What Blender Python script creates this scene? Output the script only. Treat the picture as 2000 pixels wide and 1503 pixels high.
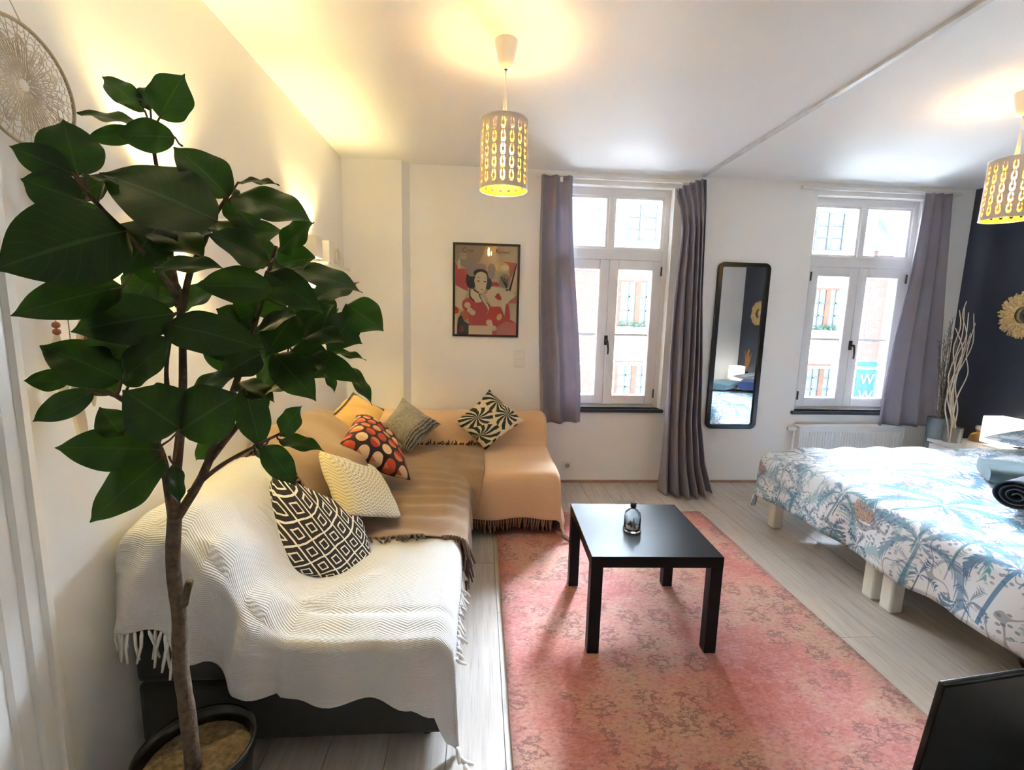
import bpy, bmesh, math, random
from mathutils import Vector, Matrix, noise as mnoise
random.seed(7)
for _o in list(bpy.data.objects): bpy.data.objects.remove(_o)
SC = bpy.context.scene; C = SC.collection
PI = math.pi
# ---------------------------------------------------------------- camera
CAMH = 1.41; FPX = 921.95
YAW, PITCH, ROLL = 0.0701557, 0.1455302, 0.0244703
_f = Vector((math.sin(YAW)*math.cos(PITCH), math.cos(YAW)*math.cos(PITCH), -math.sin(PITCH)))
_r = Vector((math.cos(YAW), -math.sin(YAW), 0)); _u = _r.cross(_f)
_r2 = _r*math.cos(ROLL) + _u*math.sin(ROLL); _u2 = -_r*math.sin(ROLL) + _u*math.cos(ROLL)
CAMP = Vector((0, 0, CAMH))
cd = bpy.data.cameras.new('camera'); cam = bpy.data.objects.new('camera', cd); C.objects.link(cam)
cd.sensor_width = 36; cd.lens = 36*FPX/2000; cd.clip_start = 0.05; cd.clip_end = 200
Mc = Matrix((_r2, _u2, -_f)).transposed().to_4x4(); Mc.translation = CAMP; cam.matrix_world = Mc
SC.camera = cam
def ray(px, py): return _r2*((px-1000)/FPX) - _u2*((py-751.5)/FPX) + _f
def at(px, py, Y): d = ray(px, py); return CAMP + d*(Y/d.y)          # the point of a sight line at a given depth
def atz(px, py, z): d = ray(px, py); return CAMP + d*((z-CAMH)/d.z)
def atx(px, py, x): d = ray(px, py); return CAMP + d*(x/d.x)
# ---------------------------------------------------------------- world, exposure
SC.view_settings.view_transform = 'Standard'; SC.view_settings.look = 'None'
SC.view_settings.gamma = 1; SC.view_settings.use_curve_mapping = False
SC.view_settings.exposure = 2.65
WORLD_COL = (0.76, 0.88, 1.0); WORLD_STR = 12.0
SC.cycles.max_bounces = 16; SC.cycles.diffuse_bounces = 10
w = bpy.data.worlds.new('sky'); SC.world = w; w.use_nodes = True
bg = w.node_tree.nodes['Background']; bg.inputs[0].default_value = (*WORLD_COL, 1); bg.inputs[1].default_value = WORLD_STR
BULB = 46.0; SCONCE = 800.0        # emission of the pendant bulbs and of the wall lamps
WARM = (1.0, 0.80, 0.33)
sd = bpy.data.lights.new('sun', 'SUN'); sun = bpy.data.objects.new('sun', sd); C.objects.link(sun)
sd.energy = 76.0; sd.angle = math.radians(46); sd.color = (.68, .83, 1.0)
sun.location = (6, 20, 20); sun.rotation_euler = Vector((-.49, -.50, -.71)).to_track_quat('-Z', 'Y').to_euler()     # hazy sun, in front and to the right
# room
XL, XR, YB, ZC = -1.05, 4.12, 3.873, 2.545
W1 = (0.57, 1.545, 0.65, 2.45); W2 = (2.745, 3.71, 0.65, 2.45)
for W_ in (W1, W2):
    ld = bpy.data.lights.new('window_daylight_portal', 'AREA'); ld.shape = 'RECTANGLE'; ld.size = W_[1]-W_[0]; ld.size_y = W_[3]-W_[2]
    ld.cycles.is_portal = True
    lo = bpy.data.objects.new('window_daylight_portal', ld); C.objects.link(lo)
    lo.location = ((W_[0]+W_[1])/2, 4.14, (W_[2]+W_[3])/2); lo.rotation_euler = (-PI/2, 0, 0)
# ---------------------------------------------------------------- helpers: objects
def link(name, me, mats, parent=None):
    o = bpy.data.objects.new(name, me); C.objects.link(o)
    if not me.materials:
        for m in (mats if isinstance(mats, (list, tuple)) else [mats]): me.materials.append(m)
    if parent is not None:
        o.parent = parent
        if parent.type == 'EMPTY': o.matrix_parent_inverse = Matrix.Translation(-parent.location)
    return o
def tag(o, label, cat, group=None):
    o['label'] = label; o['category'] = cat
    if group: o['group'] = group
    return o
def thing(name, label, cat, loc=(0, 0, 0), group=None):
    o = bpy.data.objects.new(name, None); C.objects.link(o); o.location = loc; o.empty_display_size = .05
    return tag(o, label, cat, group)
def struct(o, label=None, cat=None):
    o['kind'] = 'structure'
    if label: o['label'] = label
    if cat: o['category'] = cat
    return o
class MB:
    def __init__(s): s.v = []; s.f = []; s.uv = {}; s.mi = []; s.m = 0; s.smooth = []
    def add(s, vs, fs, smooth=False, uvs=None):
        b = len(s.v); s.v += [tuple(p) for p in vs]
        if uvs:
            for i, q in enumerate(uvs): s.uv[b+i] = q
        for f in fs: s.f.append([b+i for i in f]); s.mi.append(s.m); s.smooth.append(smooth)
        return s
    def box(s, x0, x1, y0, y1, z0, z1):
        vs = [(x, y, z) for z in (z0, z1) for y in (y0, y1) for x in (x0, x1)]
        return s.add(vs, [(0, 2, 3, 1), (4, 5, 7, 6), (0, 1, 5, 4), (2, 6, 7, 3), (0, 4, 6, 2), (1, 3, 7, 5)])
    def tube(s, pts, r, n=8, cap=True, closed=False):
        pts = [Vector(p) for p in pts]; rs = r if isinstance(r, (list, tuple)) else [r]*len(pts)
        vs = []; up = None
        for i, p in enumerate(pts):
            a = pts[i-1] if i > 0 else (pts[-1] if closed else p); b = pts[i+1] if i < len(pts)-1 else (pts[0] if closed else p)
            d = (b-a).normalized() if (b-a).length > 1e-9 else Vector((0, 0, 1))
            if up is None: up = Vector((0, 0, 1)) if abs(d.z) < .9 else Vector((1, 0, 0))
            sd = d.cross(up).normalized(); up = sd.cross(d).normalized()
            for k in range(n):
                t = 2*PI*k/n; vs.append(p + (sd*math.cos(t)+up*math.sin(t))*rs[i])
        fs = []; m = len(pts)
        for i in range(m if closed else m-1):
            j = (i+1) % m
            for k in range(n): fs.append((i*n+k, i*n+(k+1) % n, j*n+(k+1) % n, j*n+k))
        if cap and not closed: fs += [tuple(range(n))[::-1], tuple(range((m-1)*n, m*n))]
        return s.add(vs, fs, True)
    def lathe(s, prof, c=(0, 0, 0), n=24, closed_top=False, closed_bot=False):
        vs = []; fs = []
        for (r, z) in prof:
            for k in range(n): t = 2*PI*k/n; vs.append((c[0]+r*math.cos(t), c[1]+r*math.sin(t), c[2]+z))
        for i in range(len(prof)-1):
            for k in range(n): fs.append((i*n+k, i*n+(k+1) % n, (i+1)*n+(k+1) % n, (i+1)*n+k))
        if closed_bot: fs.append(tuple(range(n))[::-1])
        if closed_top: fs.append(tuple(range((len(prof)-1)*n, len(prof)*n)))
        return s.add(vs, fs, True)
    def grid(s, fn, nu, nv, uvs=(1, 1), closed_u=False):
        vs = []; uv = []
        for j in range(nv+1):
            for i in range(nu+1): vs.append(fn(i/nu, j/nv)); uv.append((i/nu*uvs[0], j/nv*uvs[1]))
        fs = [(j*(nu+1)+i, j*(nu+1)+i+1, (j+1)*(nu+1)+i+1, (j+1)*(nu+1)+i) for j in range(nv) for i in range(nu)]
        return s.add(vs, fs, True, uv)
    def poly(s, pts): return s.add(pts, [tuple(range(len(pts)))])
    def mesh(s, name):
        me = bpy.data.meshes.new(name); me.from_pydata(s.v, [], s.f); 
        for p, mi, sm in zip(me.polygons, s.mi, s.smooth): p.material_index = mi; p.use_smooth = sm
        if s.uv:
            ul = me.uv_layers.new(name='UVMap')
            for l in me.loops: ul.data[l.index].uv = s.uv.get(l.vertex_index, (0, 0))
        me.update(); return me
    def build(s, name, mats, parent=None, bevel=0, seg=2, solid=0, sub=0):
        o = link(name, s.mesh(name), mats, parent)
        if solid: m = o.modifiers.new('thickness', 'SOLIDIFY'); m.thickness = solid; m.offset = 0
        if bevel: m = o.modifiers.new('edge', 'BEVEL'); m.width = bevel; m.segments = seg; m.limit_method = 'ANGLE'; m.angle_limit = .6
        if sub: m = o.modifiers.new('smooth', 'SUBSURF'); m.levels = sub; m.render_levels = sub
        return o
def lerp(a, b, t): return a+(b-a)*t
def ss(a, b, x):
    t = min(1, max(0, (x-a)/(b-a))); return t*t*(3-2*t)
def nz(x, y, z=0): return mnoise.noise(Vector((x, y, z)))
def spline(pts, n):
    """resample a Catmull-Rom curve through pts at n+1 evenly spaced points"""
    P = [Vector(p) for p in pts]; P = [2*P[0]-P[1]] + P + [2*P[-1]-P[-2]]; q = []
    for i in range(1, len(P)-2):
        for k in range(16):
            t = k/16; a, b, c, d = P[i-1], P[i], P[i+1], P[i+2]
            q.append(.5*((2*b)+(c-a)*t+(2*a-5*b+4*c-d)*t*t+(3*b-a-3*c+d)*t**3))
    q.append(P[-2]); L = [0]
    for i in range(1, len(q)): L.append(L[-1]+(q[i]-q[i-1]).length)
    out = []; j = 0
    for k in range(n+1):
        s_ = L[-1]*k/n
        while j < len(L)-2 and L[j+1] < s_: j += 1
        t = (s_-L[j])/max(1e-9, L[j+1]-L[j]); out.append(q[j].lerp(q[j+1], min(1, t)))
    return out
def piecewise(pts, x):
    if x <= pts[0][0]: return pts[0][1]
    for (a, b), (c, d) in zip(pts, pts[1:]):
        if x <= c: return b+(d-b)*ss(a, c, x)
    return pts[-1][1]
# ---------------------------------------------------------------- helpers: materials
class NT:
    def __init__(s, name):
        s.mat = bpy.data.materials.new(name); s.mat.use_nodes = True; s.nt = s.mat.node_tree; s.n = s.nt.nodes
        s.b = s.n['Principled BSDF']
    def node(s, t, **kw):
        n = s.n.new(t)
        for k, v in kw.items():
            if k in ('ins',):
                for a, b in v.items(): s.inp(n, a, b)
            else: setattr(n, k, v)
        return n
    def inp(s, n, k, v):
        sock = n.inputs[k]
        if hasattr(v, 'links') or hasattr(v, 'is_output'): s.nt.links.new(v, sock)
        else: sock.default_value = v if not (isinstance(v, tuple) and len(v) == 3 and sock.type == 'RGBA') else (*v, 1)
    def math(s, op, a, b=0.0, c=None):
        n = s.n.new('ShaderNodeMath'); n.operation = op; s.inp(n, 0, a); s.inp(n, 1, b)
        if c is not None: s.inp(n, 2, c)
        return n.outputs[0]
    def uv(s): return s.node('ShaderNodeTexCoord').outputs['UV']
    def obj(s): return s.node('ShaderNodeTexCoord').outputs['Object']
    def sep(s, v): n = s.node('ShaderNodeSeparateXYZ'); s.inp(n, 0, v); return n.outputs
    def comb(s, x, y, z=0.0): n = s.node('ShaderNodeCombineXYZ'); s.inp(n, 0, x); s.inp(n, 1, y); s.inp(n, 2, z); return n.outputs[0]
    def scale(s, v, sc):
        n = s.node('ShaderNodeMapping'); s.inp(n, 'Vector', v); n.inputs['Scale'].default_value = sc if isinstance(sc, tuple) else (sc,)*3; return n.outputs[0]
    def noise(s, v, sc, det=3.0, rough=.5, out=0):
        n = s.node('ShaderNodeTexNoise'); s.inp(n, 'Vector', v); n.inputs['Scale'].default_value = sc; n.inputs['Detail'].default_value = det; n.inputs['Roughness'].default_value = rough
        return n.outputs[out]
    def ramp(s, f, stops, interp='LINEAR'):
        n = s.node('ShaderNodeValToRGB'); s.inp(n, 0, f); e = n.color_ramp; e.interpolation = interp
        while len(e.elements) < len(stops): e.elements.new(.5)
        for el, (p, c) in zip(e.elements, stops): el.position = p; el.color = (*c, 1) if isinstance(c, tuple) else (c, c, c, 1)
        return n.outputs[0]
    def mix(s, f, a, b, mode='MIX'):
        n = s.node('ShaderNodeMix', data_type='RGBA', blend_type=mode)
        s.inp(n, 0, f)
        for k, v in ((6, a), (7, b)): s.inp(n, k, v)
        return n.outputs[2]
    def bump(s, h, st=.3, dist=.01):
        n = s.node('ShaderNodeBump'); s.inp(n, 'Height', h); n.inputs['Strength'].default_value = st; n.inputs['Distance'].default_value = dist
        s.nt.links.new(n.outputs[0], s.b.inputs['Normal'])
    def set(s, **kw):
        for k, v in kw.items(): s.inp(s.b, k.replace('_', ' '), v)
        return s.mat
def mat(name, col, rough=.6, metal=0.0, var=.12, vs=8.0, bump=0.0, bs=60.0, coat=0.0, trans=0.0, sheen=0.0, subs=0.0, ior=1.5, spec=.5):
    m = NT(name); o = m.obj()
    f = m.noise(o, vs, 4)
    lo = tuple(c*(1-var) for c in col); hi = tuple(min(1, c*(1+var)) for c in col)
    m.set(Base_Color=m.ramp(f, [(.3, lo), (.7, hi)]), Roughness=rough, Metallic=metal, IOR=ior)
    if spec != .5: m.set(Specular_IOR_Level=spec)
    if bump: m.bump(m.noise(o, bs, 4), bump, .005)
    if coat: m.set(Coat_Weight=coat, Coat_Roughness=.08)
    if trans: m.set(Transmission_Weight=trans)
    if sheen: m.set(Sheen_Weight=sheen)
    return m.mat
def emit(name, col, st):
    m = NT(name); m.set(Base_Color=col, Emission_Color=col, Emission_Strength=st); return m.mat
def cloth_mat(name, col, var=.15, weave=700.0, bump=.25, rough=.85, transl=0.0):
    m = NT(name); o = m.obj(); f = m.noise(o, 9.0, 5)
    lo = tuple(c*(1-var) for c in col); hi = tuple(min(1, c*(1+var)) for c in col)
    wv = m.noise(o, weave, 2)
    m.set(Base_Color=m.ramp(f, [(.3, lo), (.7, hi)]), Roughness=rough, Sheen_Weight=.15); m.bump(wv, bump, .002)
    if transl:
        tr = m.node('ShaderNodeBsdfTranslucent'); m.inp(tr, 0, col); mx = m.node('ShaderNodeMixShader'); mx.inputs[0].default_value = transl
        out = m.n['Material Output']; m.nt.links.new(m.b.outputs[0], mx.inputs[1]); m.nt.links.new(tr.outputs[0], mx.inputs[2]); m.nt.links.new(mx.outputs[0], out.inputs[0])
    return m.mat
# ================================================================ the room
M = {}
M['wall'] = mat('white_wall_paint', (.86, .85, .83), .75, var=.015, vs=2, bump=.05, bs=180)
M['ceil'] = mat('white_ceiling_paint', (.87, .865, .85), .8, var=.01, vs=2, bump=.03, bs=150)
M['navy'] = mat('navy_wall_paint', (.032, .038, .062), .5, var=.06, vs=3, bump=.05, bs=180)
M['upvc'] = mat('white_window_frame', (.78, .77, .76), .35, var=.02)
M['stone'] = mat('dark_sill_stone', (.035, .04, .055), .3, var=.3, vs=30)
M['terra'] = mat('terracotta_skirting', (.42, .24, .17), .5, var=.15, vs=12)
M['white'] = mat('white_plastic', (.8, .79, .77), .35, var=.02)
M['trim'] = mat('white_gloss_trim', (.78, .78, .76), .28, var=.02)
M['black'] = mat('black_gloss', (.008, .008, .010), .25, var=.1)
M['dark'] = mat('dark_fabric', (.012, .012, .016), .9, var=.2)
M['metal'] = mat('dark_handle_metal', (.07, .065, .06), .35, .9, var=.1)
# floor planks
def plank_mat():
    m = NT('grey_oak_laminate'); o = m.obj(); rnd = m.node('ShaderNodeObjectInfo').outputs['Random']
    off = m.node('ShaderNodeVectorMath', operation='ADD'); m.inp(off, 0, o); m.inp(off, 1, m.comb(m.math('MULTIPLY', rnd, 37.0), m.math('MULTIPLY', rnd, 91.0)))
    g = m.noise(m.scale(off.outputs[0], (26, 1.5, 1)), 1.6, 6, .6)
    fine = m.noise(m.scale(off.outputs[0], (160, 5, 1)), 1.0, 3)
    c = m.ramp(g, [(.25, (.40, .345, .305)), (.5, (.50, .445, .395)), (.75, (.59, .535, .48))])
    c = m.mix(m.math('MULTIPLY', m.math('SUBTRACT', rnd, .5), .45), c, (.42, .36, .31))
    c = m.mix(.25, c, m.ramp(fine, [(.35, .25), (.65, .62)]), 'SOFT_LIGHT')
    m.set(Base_Color=c, Roughness=m.ramp(fine, [(.3, .26), (.7, .38)])); m.bump(fine, .06, .002); return m.mat
M['plank'] = plank_mat()
fl = struct(MB().box(XL-.1, XR+.1, -1.7, 4.1, -.15, -.012).build('floor', mat('screed_under_floor', (.12, .10, .08), .9)), 'grey oak laminate floor laid in long planks', 'floor')
pw = .192; plen = 1.38; gap = .0012
pb = MB().box(-pw/2+gap, pw/2-gap, -plen/2+gap, plen/2-gap, -.012, 0); pme = pb.mesh('floor_plank'); pme.materials.append(M['plank'])
ncol = int((XR-XL)/pw)+1
short = {}
for i in range(ncol):
    x = XL + pw*(i+.5)
    if x + pw/2 > XR+.1: continue
    y = -1.6 - [0, .46, .92, .23, .69][i % 5]*1.0
    while y < YB:
        a, b = max(y, -1.6), min(y+plen, YB)
        if b-a > .02:
            key = round(b-a, 3)
            if abs(key-plen) < .002: me = pme
            else:
                if key not in short:
                    q = MB().box(-pw/2+gap, pw/2-gap, -key/2+gap, key/2-gap, -.012, 0); short[key] = q.mesh('floor_plank'); short[key].materials.append(M['plank'])
                me = short[key]
            o = bpy.data.objects.new('floor_plank', me); C.objects.link(o); o.parent = fl; o.location = (x, (a+b)/2, 0)
        y += plen
# walls
wl = struct(MB().box(XL-.15, XL, -1.7, 4.12, 0, ZC).build('wall_left', M['wall']), 'white left wall beside the sofa', 'wall')
wr = struct(MB().box(XR, XR+.15, .3, 4.12, 0, ZC).build('wall_right', M['navy']), 'navy blue painted wall behind the bed head', 'wall')
wb = MB(); y0, y1 = YB, 4.12
xs = [XL, W1[0], W1[1], W2[0], W2[1], XR]
wb.box(xs[0], xs[1], y0, y1, 0, ZC); wb.box(xs[2], xs[3], y0, y1, 0, ZC); wb.box(xs[4], xs[5], y0, y1, 0, ZC)
for W_ in (W1, W2): wb.box(W_[0], W_[1], y0, y1, 0, W_[2]); wb.box(W_[0], W_[1], y0, y1, W_[3], ZC)
struct(wb.build('wall_back', M['wall']), 'white window wall at the far end of the room', 'wall')
wp = MB(); pl = [(XL, YB), (XL, 3.80), (-.606, 3.80), (-.556, YB)]
wp.add([(x, y, z) for z in (0, ZC) for x, y in pl], [(3, 2, 1, 0), (4, 5, 6, 7), (0, 1, 5, 4), (1, 2, 6, 5), (2, 3, 7, 6)])
struct(wp.build('wall_pier', M['wall']), 'shallow boxed pier in the far left corner', 'wall')
struct(MB().box(1.95, XR, .30, .45, 0, ZC).build('wall_alcove', M['wall']), 'white wall closing the bed alcove, seen in the mirror', 'wall')
struct(MB().box(1.95, 2.1, -1.7, .30, 0, ZC).build('wall_passage', M['wall']), 'white wall of the passage behind the camera', 'wall')
struct(MB().box(XL, 1.95, -1.75, -1.6, 0, ZC).build('wall_rear', M['wall']), 'white wall behind the camera', 'wall')
struct(MB().box(XL-.15, XR+.15, -1.75, 4.12, ZC, ZC+.15).build('ceiling', M['ceil']), 'plain white ceiling', 'ceiling')
bb = MB().box(-.556, XR, YB-.012, YB, 0, .022)
struct(bb.build('baseboard_back', M['terra'], bevel=.003), 'low terracotta skirting strip under the windows', 'baseboard')
# ---- windows
M['glass'] = NT('window_glass').mat
def glass_mat(name, tint=(1, 1, 1), refl=.06):
    m = NT(name); t = m.node('ShaderNodeBsdfTransparent'); t.inputs[0].default_value = (*tint, 1); g = m.node('ShaderNodeBsdfGlossy'); g.inputs['Roughness'].default_value = .02
    mx = m.node('ShaderNodeMixShader'); fr = m.node('ShaderNodeFresnel'); fr.inputs[0].default_value = 1.45
    m.nt.links.new(fr.outputs[0], mx.inputs[0]); m.nt.links.new(t.outputs[0], mx.inputs[1]); m.nt.links.new(g.outputs[0], mx.inputs[2]); m.nt.links.new(mx.outputs[0], m.n['Material Output'].inputs[0]); return m.mat
M['glass'] = glass_mat('window_glass')
def window(n, W_, label):
    x0, x1, z0, z1 = W_; xm = (x0+x1)/2; yf, yb = 3.945, 4.015
    r = bpy.data.objects.new('window_%d' % n, None); C.objects.link(r); r.location = (xm, yf, z0); struct(r, label, 'window')
    f = MB(); t = .045
    f.box(x0, x0+t, yf, yb, z0, z1); f.box(x1-t, x1, yf, yb, z0, z1); f.box(x0+t, x1-t, yf, yb, z1-.06, z1); f.box(x0+t, x1-t, yf, yb, z0, z0+.03)
    f.build('outer_frame', M['upvc'], r, bevel=.004)
    tz0, tz1 = 1.885, 1.975
    MB().box(x0+t, x1-t, yf-.012, yb, tz0, tz1).build('transom', M['upvc'], r, bevel=.006)
    # upper lights
    MB().box(xm-.022, xm+.022, yf, yb, tz1, z1-.06).build('upper_mullion', M['upvc'], r, bevel=.004)
    for (a, b) in ((x0+t, xm-.022), (xm+.022, x1-t)):
        s = MB(); e = .018
        s.box(a, a+e, yf+.012, yb-.01, tz1, z1-.06); s.box(b-e, b, yf+.012, yb-.01, tz1, z1-.06); s.box(a+e, b-e, yf+.012, yb-.01, tz1, tz1+e); s.box(a+e, b-e, yf+.012, yb-.01, z1-.06-e, z1-.06)
        s.build('upper_sash', M['upvc'], r)
        MB().box(a+e, b-e, yf+.035, yf+.039, tz1+e, z1-.06-e).build('pane', M['glass'], r)
    # casements
    for k, (a, b) in enumerate(((x0+t, xm-.002), (xm+.002, x1-t))):
        e = .078; s = MB(); c0, c1 = z0+.03, tz0
        yy = yf-.018
        s.box(a, a+e, yy, yb-.01, c0, c1); s.box(b-e, b, yy, yb-.01, c0, c1); s.box(a+e, b-e, yy, yb-.01, c0, c0+e); s.box(a+e, b-e, yy, yb-.01, c1-e, c1)
        so = s.build('casement', M['upvc'], r, bevel=.006)
        MB().box(a+e, b-e, yf+.03, yf+.034, c0+e, c1-e).build('pane', M['glass'], so)
        MB().box(a+e, b-e, yf+.012, yf+.03, 1.262, 1.284).build('glazing_bar', M['upvc'], so)
        for hz in (c0+.06, c1-.12):
            hx = a+.006 if k == 0 else b-.006
            MB().tube([(hx, yy-.006, hz), (hx, yy-.006, hz+.075)], .007, 8).build('hinge', M['metal'], so)
    h = MB(); hz = 1.225; yy = yf-.018
    h.box(xm-.014, xm+.014, yy-.01, yy, hz-.04, hz+.04); h.tube([(xm, yy-.008, hz), (xm, yy-.045, hz)], .009, 8)
    h.tube([(xm, yy-.045, hz+.005), (xm+.006, yy-.047, hz-.03), (xm+.012, yy-.045, hz-.07), (xm+.012, yy-.043, hz-.115)], [.009, .009, .008, .007], 8)
    h.build('handle', M['metal'], r, bevel=.002)
    sl = MB().box(x0-.03, x1+.02, YB-.03, yf, z0-.028, z0).build('window_sill', M['stone'], r, bevel=.004)
    rl = MB(); rl.tube([(x0-.05, 4.16, 1.005), (x1+.05, 4.16, 1.005)], .011, 8)
    rl.build('safety_rail', M['metal'], r)
    return r
window(1, W1, 'white casement window between the grey curtain and the gathered floor-length curtain')
window(2, W2, 'white casement window above the radiator, nearest the navy wall')
# curtain rails
r1 = MB(); r1.box(.42, 1.72, YB-.055, YB-.03, 2.478, 2.50); 
for x in (.75, 1.45): r1.box(x-.01, x+.01, YB-.03, YB, 2.485, 2.515)
r1o = r1.build('curtain_rail', M['white'], bevel=.003); tag(r1o, 'white curtain rail over the window nearest the poster', 'curtain rail')
gl = MB(); p = at(1096, 350, YB-.05); gl.box(p.x-.012, p.x+.012, YB-.075, YB-.056, 2.44, 2.478); gl.build('end_stop', M['white'], r1o, bevel=.003)
r2 = MB(); r2.box(2.575, 3.95, YB-.055, YB-.03, 2.478, 2.50)
for x in (2.6, 3.2, 3.9): r2.box(x-.01, x+.01, YB-.03, YB, 2.485, 2.51)
tag(r2.build('curtain_rail', M['white'], bevel=.003), 'white curtain rail over the window above the radiator', 'curtain rail')
r3 = MB(); r3.box(1.728, 1.758, 2.62, YB-.06, ZC-.018, ZC); r3.box(1.728, 1.758, .46, 2.612, ZC-.018, ZC)
tag(r3.build('ceiling_track', mat('grey_white_track', (.62, .61, .6), .4), bevel=.003), 'long ceiling track running from the gathered curtain towards the camera', 'curtain rail')
# ---- fluted door casing on the left wall
dr = bpy.data.objects.new('door_1', None); C.objects.link(dr); dr.location = (XL, .7, 0); struct(dr, 'white door casing with fluted profile on the left wall', 'door')
cs = MB()
prof = [(1.14, 0.0), (1.138, .018), (1.118, .022), (1.112, .012), (1.10, .012), (1.095, .024), (1.068, .024), (1.062, .014), (1.05, .014), (1.045, .026), (1.012, .026), (1.006, .016), (.994, .016), (.989, .03), (.93, .03), (.93, 0)]
vs = [(XL+d, y, z) for z in (0, 2.2) for (y, d) in prof]; n = len(prof)
cs.add(vs, [(i, i+1, n+i+1, n+i) for i in range(n-1)] + [tuple(range(n))[::-1], tuple(range(n, 2*n))])
cs.build('fluted_casing', M['trim'], dr)
MB().box(XL, XL+.03, -.02, 1.14, 2.2, 2.3).build('head_casing', M['trim'], dr, bevel=.004)
MB().box(XL, XL+.03, -.02, .06, 0, 2.2).build('casing', M['trim'], dr, bevel=.004)
MB().box(XL, XL+.012, .06, .93, .005, 2.2).build('door_leaf', M['trim'], dr)
# ---------------------------------------------------------------- across the street
YF = 13.0
def bricks():
    m = NT('red_brick'); o = m.obj(); s = m.sep(o); v = m.comb(s[0], s[2])
    b = m.node('ShaderNodeTexBrick'); m.inp(b, 'Vector', v); b.inputs['Color1'].default_value = (.036, .020, .0165, 1); b.inputs['Color2'].default_value = (.031, .0168, .0138, 1); b.inputs['Mortar'].default_value = (.038, .029, .027, 1)
    b.inputs['Scale'].default_value = 4.0; b.inputs['Mortar Size'].default_value = .02; m.set(Base_Color=b.outputs[0], Roughness=.85, Specular_IOR_Level=0.0); return m.mat
M['brick'] = bricks(); M['render'] = mat('white_render', (.62, .62, .62), .85, var=.04, vs=1.5)
M['slate'] = mat('blue_slate', (.026, .033, .038), .6, spec=0.0, var=.15, vs=3); M['greyframe'] = mat('grey_window_wood', (.020, .021, .022), .6, spec=0.0); M['brown'] = mat('brown_window_wood', (.026, .015, .011), .6, spec=0.0)
M['far_glass'] = mat('far_window_glass', (.026, .031, .034), .6, spec=0.0, var=.1); M['leafy'] = mat('window_box_green', (.012, .020, .015), .7, spec=0.0, var=.4, vs=20)
M['road'] = mat('pale_street_paving', (.32, .32, .32), .9, var=.1, vs=2)
M['banner'] = mat('blue_banner', (.008, .020, .027), .6, spec=0.0, var=.05); M['letter'] = mat('white_letter', (.12, .12, .12), .6, spec=0.0, var=0)
xb0 = at(1181, 650, YF).x; xb1 = at(1688, 650, YF).x; xb2 = at(1728, 650, YF).x
zs = -4.5
struct(MB().box(-12, 34, 4.4, 22, zs-.2, zs).build('street_ground', M['road']), 'street below the windows', 'street')
def house(name, x0, x1, ztop, wallm, label, roof=None):
    h = thing(name, label, 'building', ((x0+x1)/2, YF, zs))
    MB().box(x0, x1, YF, YF+6, zs, ztop).build('facade', wallm, h)
    if roof:
        rb = MB(); e = roof
        rb.add([(x0, YF-.15, ztop), (x1, YF-.15, ztop), (x1, YF+2.2, ztop+e), (x0, YF+2.2, ztop+e), (x0, YF+6, ztop), (x1, YF+6, ztop)], [(0, 1, 2, 3), (3, 2, 5, 4), (0, 3, 4), (1, 5, 2)])
        rb.build('roof', M['slate'], h)
        MB().box(x0, x1, YF-.3, YF-.12, ztop-.12, ztop+.02).build('gutter', M['render'], h)
    return h
hb1 = house('brick_house', -9, xb0-.02, at(1150, 500, YF).z, M['brick'], 'red brick house with slate roof across the street, seen in the poster-side window', 3.2)
hw = house('white_house', xb0, xb1-.02, 6.0, M['render'], 'white rendered house with brown multi-pane windows across the street', 1.6)
hb2 = house('brick_house', xb1, xb2-.02, at(1700, 490, YF).z, M['brick'], 'narrow red brick house across the street, seen in the radiator-side window', 3.0)
hw2 = house('white_house', xb2, 34, 5.8, M['render'], 'white rendered house behind the radiator-side curtain across the street', 1.6)
def far_window(h, px0, py0, px1, py1, cols, rows, frame, box=False):
    a = at(px0, py0, YF); b = at(px1, py1, YF); x0, x1, z1, z0 = a.x, b.x, a.z, b.z
    wd = MB(); t = .07
    wd.box(x0-t, x0, YF-.05, YF, z0-t, z1+t); wd.box(x1, x1+t, YF-.05, YF, z0-t, z1+t); wd.box(x0, x1, YF-.05, YF, z1, z1+t); wd.box(x0, x1, YF-.05, YF, z0-t, z0)
    xm = (x0+x1)/2; wd.box(xm-.07, xm+.07, YF-.045, YF, z0, z1)
    wo = wd.build('window', frame, h)
    g = MB()
    for i in range(1, cols):
        x = lerp(x0, x1, i/cols)
        if abs(x-xm) > .05: g.box(x-.018, x+.018, YF-.035, YF, z0, z1)
    for j in range(1, rows): z = lerp(z0, z1, j/rows); g.box(x0, x1, YF-.035, YF, z-.018, z+.018)
    g.build('glazing_bars', M['greyframe'], wo)
    for i in range(cols):
        for j in range(rows):
            MB().box(lerp(x0, x1, i/cols)+.01, lerp(x0, x1, (i+1)/cols)-.01, YF-.012, YF-.004, lerp(z0, z1, j/rows)+.01, lerp(z0, z1, (j+1)/rows)-.01).build('pane', M['far_glass'], wo)
    MB().box(x0-.2, x1+.2, YF-.25, YF, z0-.2, z0-t).build('sill', M['render'], wo)
    if box:
        for k in range(2):
            q = MB(); cx = lerp(x0, x1, .28+.4*k)
            for i in range(26):
                a_, b_ = random.uniform(-.3, .3), random.uniform(0, .2); p = Vector((cx+a_, YF-.14+random.uniform(-.08, .08), z0-.18+b_)); d = Vector((random.uniform(-.1, .1), random.uniform(-.1, .1), .1))
                q.add([p, p+d*.6+Vector((.05, 0, 0)), p+d, p+d*.6-Vector((.05, 0, 0))], [(0, 1, 2, 3)])
            q.build('window_box_plant', M['leafy'], wo)['kind'] = 'stuff'
far_window(hw, 1213, 551, 1275, 634, 4, 3, M['brown'], True)
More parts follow.
